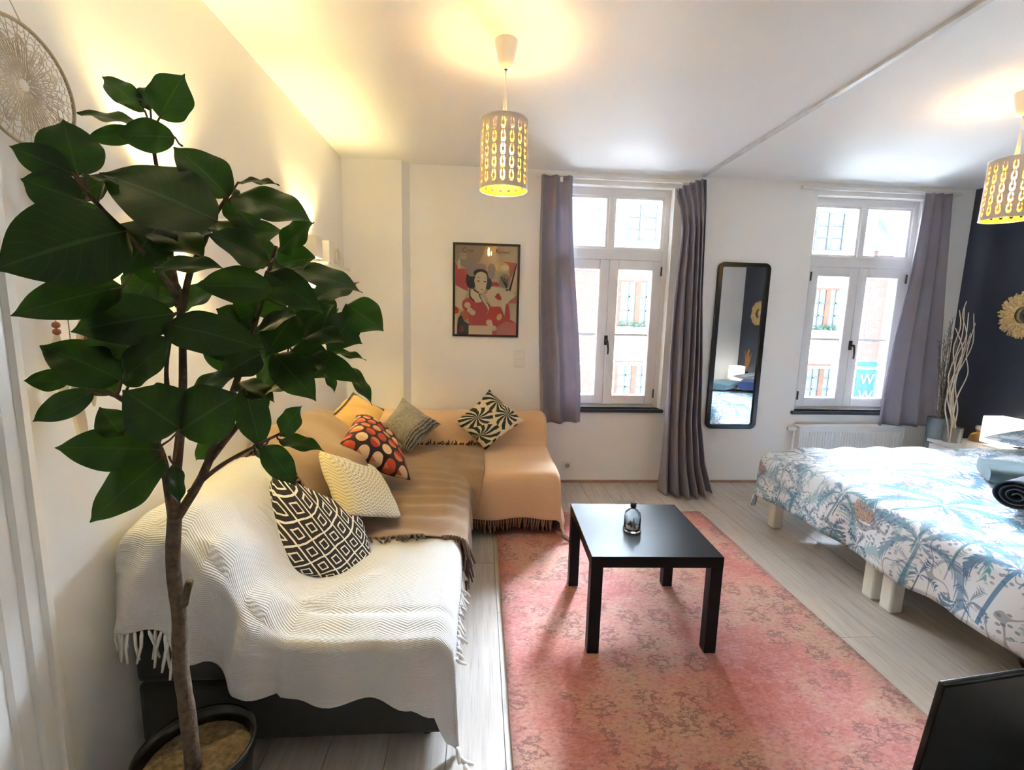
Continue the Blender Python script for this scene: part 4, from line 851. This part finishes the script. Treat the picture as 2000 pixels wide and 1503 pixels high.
# ================================================================ pendant lamps
def shade_mats():
    m = NT('cream_lamp_shade'); m.set(Base_Color=(.72, .66, .58), Roughness=.6)
    tr = m.node('ShaderNodeBsdfTranslucent'); m.inp(tr, 0, (.8, .62, .40)); mx = m.node('ShaderNodeMixShader'); mx.inputs[0].default_value = .12
    m.nt.links.new(m.b.outputs[0], mx.inputs[1]); m.nt.links.new(tr.outputs[0], mx.inputs[2]); m.nt.links.new(mx.outputs[0], m.n['Material Output'].inputs[0])
    g = NT('gold_lamp_lining'); g.set(Base_Color=(.85, .52, .10), Metallic=.85, Roughness=.4); return m.mat, g.mat
M['shade'], M['lining'] = shade_mats(); M['bulb'] = emit('warm_bulb', WARM, BULB); M['brass'] = mat('lamp_holder', (.75, .70, .6), .4)
def shade_mesh(R0, R1, z0, z1, cols=17, rows=5):
    cu, ru = 12, 14; n = cols*cu; m0 = 4; mt = 5; nr = rows*ru+m0+mt; H = z1-z0
    def keep(i, j):
        j -= m0
        if j < 0 or j >= rows*ru: return True
        a = ((i % cu)+.5)/cu-.5; b = ((j % ru)+.5)/ru-.5
        d = max(abs(a)*1.55, abs(b)*1.05, (abs(a)*1.55+abs(b)*1.05)*.74)
        if d > .45: return True
        if d < .25: return True
        return abs(b) < .045 and a > 0 and False or (abs(a) < .05 and b > 0)
    b = MB(); vs = []; 
    for j in range(nr+1):
        R_ = lerp(R1, R0, j/nr)
        for i in range(n): t = 2*PI*i/n; vs.append((R_*math.cos(t), R_*math.sin(t), z0+H*j/nr))
    fs = [(j*n+i, j*n+(i+1) % n, (j+1)*n+(i+1) % n, (j+1)*n+i) for j in range(nr) for i in range(n) if keep(i, j)]
    b.add(vs, fs, True)
    k = .985; b.m = 1; b.add([(x*k, y*k, z) for x, y, z in vs], [f[::-1] for f in fs], True)
    return b
def pendant(x, y, label, grp=None):
    p = thing('pendant_lamp', label, 'lamp', (x, y, ZC), grp)
    b = MB(); b.lathe([(.048, 0), (.047, -.015), (.032, -.085), (.026, -.105), (.008, -.110)], (x, y, ZC), 28); b.build('ceiling_rose', M['white'], p)
    MB().tube([(x, y, ZC-.10), (x, y, 2.20)], .0032, 8).build('cord', M['white'], p)
    MB().tube([(x, y, 2.36), (x, y, 2.225), (x, y, 2.165)], [.005, .011, .018], 14).build('lamp_holder', M['white'], p)
    s = shade_mesh(.100, .104, 0, .285); s.v = [(a+x, c+y, d+1.948) for a, c, d in s.v]; so_ = s.build('lamp_shade', [M['shade'], M['lining']], p)
    for z, R_ in ((1.948, .104), (2.233, .100)): MB().tube([(x+R_*math.cos(2*PI*k/48), y+R_*math.sin(2*PI*k/48), z) for k in range(48)], .0022, 6, closed=True).build('shade_ring', M['white'], so_)
    for k in range(3): a_ = 2*PI*k/3; MB().tube([(x+.02*math.cos(a_), y+.02*math.sin(a_), 2.205), (x+.099*math.cos(a_), y+.099*math.sin(a_), 2.228)], .0015, 5).build('shade_spoke', M['white'], so_)
    MB().lathe([(.012, .06), (.014, .045), (.024, .025), (.030, 0), (.026, -.02), (.014, -.032), (.001, -.035)], (x, y, 2.105), 20).build('bulb', M['bulb'], p)
    return p
pendant(.093, 2.159, 'cream perforated drum pendant lamp hanging above the sofa and coffee table')
pendant(2.635, 2.302, 'cream perforated drum pendant lamp hanging above the bed')
# ================================================================ wall lamps and shelf on the left wall
M['sconce'] = NT('frosted_sconce').set(Base_Color=(.80, .74, .66), Roughness=.5); M['sbulb'] = emit('warm_wall_bulb', WARM, SCONCE)
def sconce(y, z, label):
    p = thing('wall_lamp', label, 'lamp', (XL, y, z)); b = MB(); w_, d, h = .055, .085, .125
    b.box(XL+.02, XL+d, y-w_, y-w_+.004, z, z+h); b.box(XL+.02, XL+d, y+w_-.004, y+w_, z, z+h); b.box(XL+d-.004, XL+d, y-w_+.004, y+w_-.004, z, z+h); b.build('lamp_shade', M['sconce'], p)
    MB().box(XL, XL+.02, y-w_, y+w_, z, z+h).build('back_plate', M['white'], p)
    MB().lathe([(.001, -.022), (.010, -.018), (.014, 0), (.010, .018), (.001, .022)], (XL+.052, y, z+h/2), 12).build('bulb', M['sbulb'], p)
sconce(1.66, 1.70, 'white up-and-down wall lamp hidden behind the rubber plant'); sconce(2.98, 1.725, 'white up-and-down wall lamp near the far left corner')
sh = MB().box(XL, XL+.10, 3.10, 3.60, 1.70, 1.718).build('wall_shelf', M['white'], bevel=.002); tag(sh, 'small white shelf on the left wall in the far corner', 'shelf')
bx = MB().box(XL+.02, XL+.08, 3.19, 3.29, 1.7185, 1.858).build('keepsake_box', M['white'], bevel=.004); tag(bx, 'upright white box on the small wall shelf', 'box')
rg_ = MB(); rg_.tube([(XL+.05, 3.45+.055*math.cos(2*PI*k/32), 1.784+.055*math.sin(2*PI*k/32)) for k in range(32)], .0095, 10, closed=True); tag(rg_.build('ring_ornament', mat('cream_ceramic', (.66, .58, .42), .3)), 'cream ring ornament standing on the small wall shelf', 'ornament')
# ================================================================ bed
M['bedwood'] = mat('white_bed_leg', (.80, .78, .72), .45, var=.04); M['boxspring'] = cloth_mat('white_box_spring', (.62, .62, .63), .05)
bed = thing('double_bed', 'low double bed on square white legs in front of the navy wall', 'bed', (3.0, 2.1, 0))
for (ya, yb_) in ((2.105, 3.035), (1.165, 2.095)):
    MB().box(2.02, 4.02, ya, yb_, .20, .36).build('box_spring', M['boxspring'], bed, bevel=.02, seg=3)
    for x in (2.07, 3.9):
        for y in (ya+.05, yb_-.05): MB().box(x-.035, x+.035, y-.035, y+.035, 0, .20).build('leg', M['bedwood'], bed, bevel=.012, seg=3)
MB().box(2.02, 4.02, 1.165, 3.035, .362, .515).build('mattress', M['boxspring'], bed, bevel=.05, seg=4)
def duvet_mat(name='tropical_palm_duvet_print'):
    m = NT(name); o = m.obj(); s = m.sep(o)
    # unrolled print coordinates: x, and y or height on the hanging sides
    v = m.uv(); base = (.66, .69, .73); c = None
    def fronds(sc, seed, frn, rmax, colA, colB, prev, rnd=.8, thr=.2):
        mp = m.node('ShaderNodeMapping'); m.inp(mp, 'Vector', v); mp.inputs['Location'].default_value = (seed, seed*1.7, 0); mp.inputs['Scale'].default_value = (sc, sc, 1)
        vec = mp.outputs[0]; vo = m.node('ShaderNodeTexVoronoi', voronoi_dimensions='2D'); vo.inputs['Scale'].default_value = 1; vo.inputs['Randomness'].default_value = rnd; m.inp(vo, 'Vector', vec)
        d = m.node('ShaderNodeVectorMath', operation='SUBTRACT'); m.inp(d, 0, vec); m.inp(d, 1, vo.outputs['Position']); q = m.sep(d.outputs[0]); r = vo.outputs['Distance']
        up_ = m.math('ADD', q[0], m.math('MULTIPLY', m.math('MULTIPLY', r, r), 1.5)); n1 = m.noise(vec, 3.0, 2)      # fronds bend downwards towards their tips
        a = m.math('ARCTAN2', up_, q[1]); st = m.math('SINE', m.math('ADD', m.math('MULTIPLY', a, frn), m.math('MULTIPLY', n1, 2.5)))
        barb = m.math('SINE', m.math('ADD', m.math('MULTIPLY', r, 85.0), m.math('MULTIPLY', m.math('ABSOLUTE', st), 9.0)))
        k = m.math('MULTIPLY', m.math('GREATER_THAN', m.math('ADD', st, m.math('MULTIPLY', barb, .45)), m.math('MULTIPLY_ADD', r, 1.1, thr)), m.math('LESS_THAN', r, rmax))
        k = m.math('MULTIPLY', k, m.math('GREATER_THAN', up_, -.05))
        trunk_ = m.math('MULTIPLY', m.math('LESS_THAN', m.math('ABSOLUTE', m.math('ADD', q[1], m.math('MULTIPLY', q[0], .2))), .018), m.math('MULTIPLY', m.math('LESS_THAN', q[0], 0.0), m.math('LESS_THAN', r, rmax))); k = m.math('MAXIMUM', k, trunk_)
        wn = m.sep(vo.outputs['Color']); col = m.mix(wn[0], colA, colB)
        return m.mix(m.math('MULTIPLY', k, m.math('MULTIPLY_ADD', wn[1], .5, .45)), prev, col)
    # fine dots and grass ticks
    vo = m.node('ShaderNodeTexVoronoi', voronoi_dimensions='2D'); vo.inputs['Scale'].default_value = 38; m.inp(vo, 'Vector', m.scale(v, (1, .7, 1))); area = m.noise(v, 4.5, 2)
    c = m.mix(m.math('MULTIPLY', m.math('LESS_THAN', vo.outputs['Distance'], .23), m.ramp(area, [(.48, 0.0), (.52, .75)])), base, (.10, .16, .24))
    # leopards: tawny patches
    v2 = m.node('ShaderNodeTexVoronoi', voronoi_dimensions='2D'); v2.inputs['Scale'].default_value = 2.3; m.inp(v2, 'Vector', m.scale(v, (1, .75, 1))); wn2 = m.sep(v2.outputs['Color'])
    nn = m.noise(v, 13, 3); lm = m.math('MULTIPLY', m.math('LESS_THAN', m.math('ADD', v2.outputs['Distance'], m.math('MULTIPLY', nn, .25)), .255), m.math('GREATER_THAN', wn2[0], .35))
    spots = m.noise(v, 90, 2); lc = m.ramp(spots, [(.45, (.44, .24, .13)), (.62, (.15, .07, .045))]); 
    c = fronds(2.1, 3.1, 9.0, .62, (.03, .24, .32), (.03, .14, .30), c, thr=-.1); c = m.mix(m.math('MULTIPLY', lm, .8), c, lc)
    c = fronds(3.0, 7.7, 8.0, .55, (.05, .10, .25), (.08, .30, .36), c, thr=.1); c = fronds(5.6, 1.9, 7.0, .5, (.05, .07, .17), (.10, .24, .40), c, thr=.25)
    br_ = m.math('LESS_THAN', m.math('ABSOLUTE', m.math('SUBTRACT', m.noise(m.scale(v, (1, 1.6, 1)), 3.3, 1), .5)), .006); c = m.mix(m.math('MULTIPLY', br_, .6), c, (.10, .10, .16))
    m.set(Base_Color=c, Roughness=.75, Sheen_Weight=.1); m.bump(m.noise(o, 30, 4), .15, .01); return m.mat
M['duvet'] = duvet_mat()
bx0, bx1, by0, by1, bz = 2.045, 3.98, 1.20, 3.045, .565; OV = .36
def duv(u, v):
    X = lerp(bx0-OV, bx1, u); Yy = lerp(by0-OV, by1+OV-.02, v)
    dx = max(0, bx0-X); dy = (Yy-by1) if Yy > by1 else ((by0-Yy) if Yy < by0 else 0); sy = 1 if Yy > by1 else -1
    d = math.hypot(dx, dy); x = max(X, bx0); y = min(max(Yy, by0), by1)
    puff = .020*nz(X*3.1, Yy*2.7) + .010*nz(X*8, Yy*8) + .008*math.sin((X*1.6+Yy*.5)*9+3*nz(X*2, Yy*2))*ss(2.1, 2.6, X)
    puff += -.03*ss(.35, 0, min(x-bx0, .35))*1 - .025*ss(.3, 0, min(abs(y-by1), abs(y-by0)))
    z = bz + puff
    if d > 0:
        ox, oy = -dx/d, sy*dy/d; rr_ = .09; th = min(PI/2, d/rr_); fall = rr_*(1-math.cos(th)) + max(0, d-rr_*PI/2)
        along = Yy if dx > dy else X
        wv = (.014*math.sin(along*13+1)+.02*nz(along*4, 5))*ss(.08, .3, d)
        out = rr_*math.sin(th)*.8 + wv + .02*ss(.1, .36, d)
        x += ox*out; y += oy*out; z -= fall*(.96+.08*nz(along*3, 1))
    return (x, y, max(.10, z))
dm = MB(); dm.grid(duv, 96, 110, ((bx1-bx0+OV), (by1-by0+2*OV)))
du = dm.build('duvet', M['duvet'], solid=.012); tag(du, 'white duvet printed with blue palms and leopards covering the bed', 'duvet')
def pillow(y0, y1, label):
    return cushion('bed_pillow', [(3.56, y1, .64), (3.98, y1, .71), (3.98, y0, .71), (3.56, y0, .64)], .16, M['duvet'], label, 'pillow', pinch=-.05, uvs=(.5, .75))
pillow(2.34, 3.02, 'palm print pillow on the bed next to the white lamp'); pillow(1.30, 1.98, 'palm print pillow on the bed side away from the windows')
# ---- towels on the bed
M['towel'] = cloth_mat('dusty_teal_towel', (.07, .125, .15), .2, weave=300, bump=.6); M['towel2'] = cloth_mat('deep_blue_towel', (.02, .04, .13), .2, weave=300, bump=.6); M['towel3'] = cloth_mat('dark_grey_blue_towel', (.022, .032, .052), .2, weave=300, bump=.6)
tz = .60; t0 = atz(2055, 952, tz+.03)
def slab(cx, cyy, z, L, W_, h, rot, m, label):
    b = MB(); n_ = 24
    def f(u, v):
        a = 2*PI*u; c_, s_ = math.cos(a), math.sin(a); x = math.copysign(abs(c_)**.35, c_)*W_/2; zz = math.copysign(abs(s_)**.7, s_)*h/2
        y = (v-.5)*L; x += .006*nz(v*5, u*6, cx); zz += .006*nz(v*6, u*3, cyy); k = (1-.12*abs(2*v-1)**4); return (cx+(x*math.cos(rot)-y*math.sin(rot)), cyy+(x*math.sin(rot)+y*math.cos(rot)), z+h/2+zz*k)
    b.grid(f, n_, 20); o = b.build('folded_towel', m); tag(o, label, 'towel')
    for v_ in (0, 1):
        e = MB(); e.poly([f(k/n_, v_) for k in range(n_)]); e.build('towel_end', m, o)
    fl_ = MB(); fl_.tube([Vector(f(.02+.0*k, k/12)) + Vector((0, 0, .001)) for k in range(13)], .005, 6); fl_.build('hem', m, o)
    return o
slab(t0.x+.13, t0.y+.10, tz-.005, .52, .30, .085, .9, M['towel'], 'dusty teal folded towel lying on the bed')
slab(t0.x+.46, t0.y+.20, tz+.0, .40, .26, .11, .7, M['towel2'], 'deep blue folded towel behind the teal one at the picture edge')
rl = MB(); rc0 = atz(1988, 968, tz+.06); sp = []
for k in range(90): a_ = k*.22; r_ = .012+.0028*k*.22*1.0; sp.append((a_, r_*1.05))
dirv = Vector((.93, .36, 0)); nrm = Vector((-.36, .93, 0))
def rollf(u, v):
    a_ = u*PI*7; r_ = .010+.0030*a_*1.02; p = rc0 + nrm*(r_*math.cos(a_)*1.15) + Vector((0, 0, r_*math.sin(a_)*.9)); return p + dirv*(v*.34-.02) 
rl.grid(rollf, 120, 8); rlo = rl.build('rolled_towel', M['towel3'], solid=.005); tag(rlo, 'dark rolled towel with spiral end in front of the folded towels', 'towel')
# ---- patterned hide under the bed
hd = MB(); hm = NT('brindled_hide'); hm.set(Base_Color=hm.ramp(hm.noise(hm.obj(), 9, 4), [(.40, (.52, .38, .24)), (.50, (.40, .24, .13)), (.56, (.05, .03, .03))]), Roughness=.95)
ring_ = [(2.80+(.62+.10*nz(math.cos(t)*2, math.sin(t)*2))*math.cos(t), 1.35+(.52+.12*nz(math.cos(t)*2+4, math.sin(t)*2))*math.sin(t)) for t in [2*PI*k/48 for k in range(48)]]
n_ = 48; hd.add([(x, y, .001) for x, y in ring_]+[(x, y, .008) for x, y in ring_], [tuple(range(n_, 2*n_))]+[(k, (k+1) % n_, n_+(k+1) % n_, n_+k) for k in range(n_)])
tag(hd.build('hide_rug', hm.mat), 'small tan and black spotted hide rug under the bed', 'rug')
# ================================================================ nightstands and things on them
def nightstand(y0, y1, label):
    n_ = thing('nightstand', label, 'nightstand', (3.9, (y0+y1)/2, 0)); MB().box(3.70, 4.10, y0, y1, .47, .495).build('top', M['white'], n_, bevel=.003)
    MB().box(3.72, 4.10, y0+.01, y1-.01, .12, .468).build('body', M['white'], n_, bevel=.003)
    for z in (.13, .30): dw = MB().box(3.704, 3.719, y0+.02, y1-.02, z, z+.16).build('drawer', M['white'], n_, bevel=.003); MB().tube([(3.70, (y0+y1)/2, z+.08), (3.682, (y0+y1)/2, z+.08)], .012, 10).build('knob', M['metal'], dw)
    for x in (3.75, 4.06):
        for y in (y0+.05, y1-.05): MB().box(x-.018, x+.018, y-.018, y+.018, 0, .12).build('leg', M['white'], n_)
nightstand(3.15, 3.56, 'white nightstand between the bed and the window'); nightstand(.62, 1.02, 'white nightstand on the far bed side, seen only in the mirror')
def cube_lamp(x, y, label):
    l = thing('table_lamp', label, 'lamp', (x, y, .495)); sm = NT('white_paper_shade'); sm.set(Base_Color=(.86, .82, .74), Roughness=.7, Emission_Color=(1, .93, .80), Emission_Strength=.35)
    b = MB(); e = .085; b.box(x-e, x+e, y-e, y+e, .53, .735); b.build('lamp_shade', sm.mat, l, bevel=.006); MB().box(x-.07, x+.07, y-.07, y+.07, .496, .512).build('base', M['white'], l, bevel=.003); MB().tube([(x, y, .512), (x, y, .53)], .02, 12).build('stem', M['white'], l)
cube_lamp(3.985, 3.25, 'white cube table lamp on the nightstand by the window'); cube_lamp(3.95, .74, 'white cube table lamp on the nightstand seen in the mirror')
pp = atz(1909, 857, .495); pf = thing('perfume_bottle', 'small amber perfume bottle on the white nightstand', 'bottle', (pp.x-.02, 3.47, .495)); pcn = (4.03, 3.46, .4955)
MB().lathe([(.001, 0), (.05, 0), (.056, .012), (.05, .04), (.038, .062), (.018, .074), (.012, .08), (.012, .09)], pcn, 20, True).build('flask', NT('amber_glass').set(Base_Color=(.75, .45, .12), Roughness=.05, Transmission_Weight=.85), pf)
MB().lathe([(.010, .0905), (.018, .093), (.024, .112), (.018, .13), (.001, .134)], pcn, 16, False, True).build('stopper', mat('smoky_stopper', (.35, .28, .25), .2), pf)
# raffia wreaths
M['raffia'] = mat('straw_raffia', (.60, .42, .19), .85, var=.3, vs=60)
def wreath(y, z, label, R_=.178):
    w_ = thing('raffia_wreath', label, 'wall decor', (XR, y, z)); b = MB(); x = XR-.02
    for k in range(150):
        t = 2*PI*k/150+random.uniform(-.02, .02); r0, r1 = R_*.42, R_*random.uniform(.86, 1.03); e = random.uniform(-.05, .05); xx = x-random.uniform(0, .02); s_ = .0055
        def q(r, tt, dx=0): return Vector((xx+dx, y+r*math.cos(tt), z+r*math.sin(tt)))
        tn = Vector((0, -math.sin(t), math.cos(t)))
        b.add([q(r0, t)-tn*s_*.6, q(r0, t)+tn*s_*.6, q((r0+r1)/2, t+e*.4, -.012)+tn*s_*1.3, q(r1, t+e)+tn*s_, q(r1, t+e)-tn*s_, q((r0+r1)/2, t+e*.4, -.012)-tn*s_*1.3], [(0, 1, 2, 5), (5, 2, 3, 4)])
    b.build('raffia_fringe', M['raffia'], w_, solid=.003)
    MB().tube([(x-.012, y+R_*.42*math.cos(2*PI*k/40), z+R_*.42*math.sin(2*PI*k/40)) for k in range(40)], .011, 8, closed=True).build('inner_ring', M['raffia'], w_)
    d = MB(); d.poly([(XR-.012, y+R_*.42*math.cos(2*PI*k/40), z+R_*.42*math.sin(2*PI*k/40)) for k in range(40)][::-1]); d.build('mirror_disc', NT('round_mirror').set(Base_Color=(.8, .82, .83), Metallic=1.0, Roughness=.03), w_)
wreath(3.335, 1.509, 'round straw raffia mirror on the navy wall at the picture edge'); wreath(.93, 1.53, 'round straw raffia mirror seen reflected in the tall wall mirror')
# ================================================================ vases with dried stems
def vase(x, y, r, h, tint, name_label):
    v_ = thing('floor_vase', name_label, 'vase', (x, y, 0)); MB().lathe([(.001, .001), (r*.7, .001), (r*.78, .02), (r, h), (r-.005, h), (r*.75, .03), (.001, .03)], (x, y, 0), 28).build('glass', NT('tinted_vase_glass').set(Base_Color=tint, Roughness=.15, Transmission_Weight=.75), v_); return v_
va = at(1834, 815, 3.56); vb = at(1858, 830, 3.46)
vase(va.x, 3.56, .075, va.z, (.62, .78, .92), 'blue glass floor vase with dark dried grass beside the curtain'); vase(vb.x, 3.44, .062, vb.z-.01, (.75, .74, .74), 'pale floor vase with curly white twigs beside the nightstand')
M['twig'] = mat('bleached_twig', (.62, .54, .42), .8, var=.15); M['grass'] = mat('dark_dried_grass', (.20, .17, .13), .9, var=.4, vs=30)
tg = [[(1862, 850), (1850, 770), (1868, 720), (1888, 660), (1880, 615), (1888, 588)], [(1858, 850), (1856, 760), (1878, 715), (1900, 670), (1902, 612)], [(1856, 850), (1868, 780), (1890, 730), (1888, 690), (1905, 630)], [(1860, 850), (1862, 770), (1868, 700), (1886, 660), (1892, 610)],
      [(1852, 850), (1846, 790), (1864, 730), (1862, 680), (1876, 640), (1874, 605)], [(1866, 850), (1858, 780), (1872, 720), (1880, 680), (1866, 640)], [(1856, 850), (1862, 790), (1852, 740), (1868, 690), (1880, 650), (1884, 600)], [(1860, 850), (1870, 800), (1866, 750), (1880, 700), (1896, 650)]]
for k, q in enumerate(tg):
    b = MB(); P_ = spline([Vector((vb.x, 3.44, .05))+Vector((.01*math.cos(k), .01*math.sin(k), 0))] + [at(px, py, 3.44-.02*(k % 3)) for px, py in q], 40); P_ = [Vector((min(p.x, XR-.02), p.y, p.z)) for p in P_]
    b.tube(P_, [lerp(.0065, .003, i/40) for i in range(41)], 6); tag(b.build('dried_twig', M['twig']), 'bleached curly twig in the pale floor vase', 'twig', 'curly twigs in the pale vase')
for k in range(14):
    random.seed(50+k); top = at(random.uniform(1832, 1882), random.uniform(602, 720), 3.56); top.x = min(top.x, XR-.03)
    b = MB(); s0 = Vector((va.x+random.uniform(-.02, .02), 3.56+random.uniform(-.02, .02), .06)); mid = Vector((va.x+random.uniform(-.02, .03), 3.56, va.z)); P_ = spline([s0, mid, mid.lerp(top, .5)+Vector((random.uniform(-.03, .02), 0, 0)), top], 24)
    b.tube(P_, .0022, 5)
    for i in range(10, 25):
        for e in range(4):
            p = P_[i]; d = Vector((random.uniform(-1, 1), random.uniform(-.6, .6), random.uniform(.8, 2))).normalized()*random.uniform(.03, .06); sd = Vector((.0035, .002, 0)); b.add([p, p+d*.5+sd, p+d, p+d*.5-sd], [(0, 1, 2, 3)])
    tag(b.build('dried_grass_stem', M['grass']), 'feathery dark dried grass stem in the blue vase', 'dried grass', 'dried grass in the blue vase')
# dried flowers seen in the mirror
v3 = thing('flower_vase', 'dark vase with orange dried flowers seen in the wall mirror', 'vase', (4.0, .93, .495)); MB().lathe([(.001, 0), (.03, 0), (.045, .05), (.03, .12), (.018, .15), (.022, .17)], (4.0, .93, .4955), 20).build('body', M['black'], v3)
fb = MB()
for k in range(40):
    a_ = random.uniform(0, 2*PI); r_ = random.uniform(0, .06); p0 = Vector((4.0, .93, .66)); p1 = Vector((4.0+r_*math.cos(a_)*.8, .93+r_*math.sin(a_), random.uniform(.78, 1.02))); fb.tube([p0, p0.lerp(p1, .6), p1], [.0015, .006, .002], 5)
fb.build('dried_flowers', mat('orange_dried_flower', (.55, .26, .08), .9, var=.3), v3)
# ================================================================ television, bottom right
tv = thing('television', 'black flat television with its back corner in the bottom right of the picture', 'television', (1.5, .93, .16))
A = at(1842, 1336, .92); rot = math.radians(7); lean = math.radians(5)
Mt = Matrix.Translation(A) @ Matrix.Rotation(rot, 4, 'Z') @ Matrix.Rotation(lean, 4, 'X')
def tvb(n, x0, x1, y0, y1, z0, z1, m, bev=.004):
    b = MB().box(x0, x1, y0, y1, z0, z1); b.v = [tuple(Mt @ Vector(p)) for p in b.v]; return b.build(n, m, tv, bevel=bev)
tvb('bezel', 0, .80, .0, .012, -.47, 0, M['black'], .004); tvb('screen', .008, .792, -.002, 0, -.455, -.010, mat('dark_screen', (.010, .011, .014), .35, var=.05), 0)
tvb('back_cover', .12, .68, .012, .05, -.42, -.10, M['black'], .01); tvb('neck', .35, .45, .01, .03, -.505, -.47, M['black'])
fz = .145; tvb('foot', .2, .6, -.08, .12, -.52, -.505, M['black'])
sb = MB().box(A.x-.05, 1.92, .66, 1.10, .0, A.z-.527).build('low_bench', M['black'], bevel=.004); tag(sb, 'low black bench under the television', 'bench')
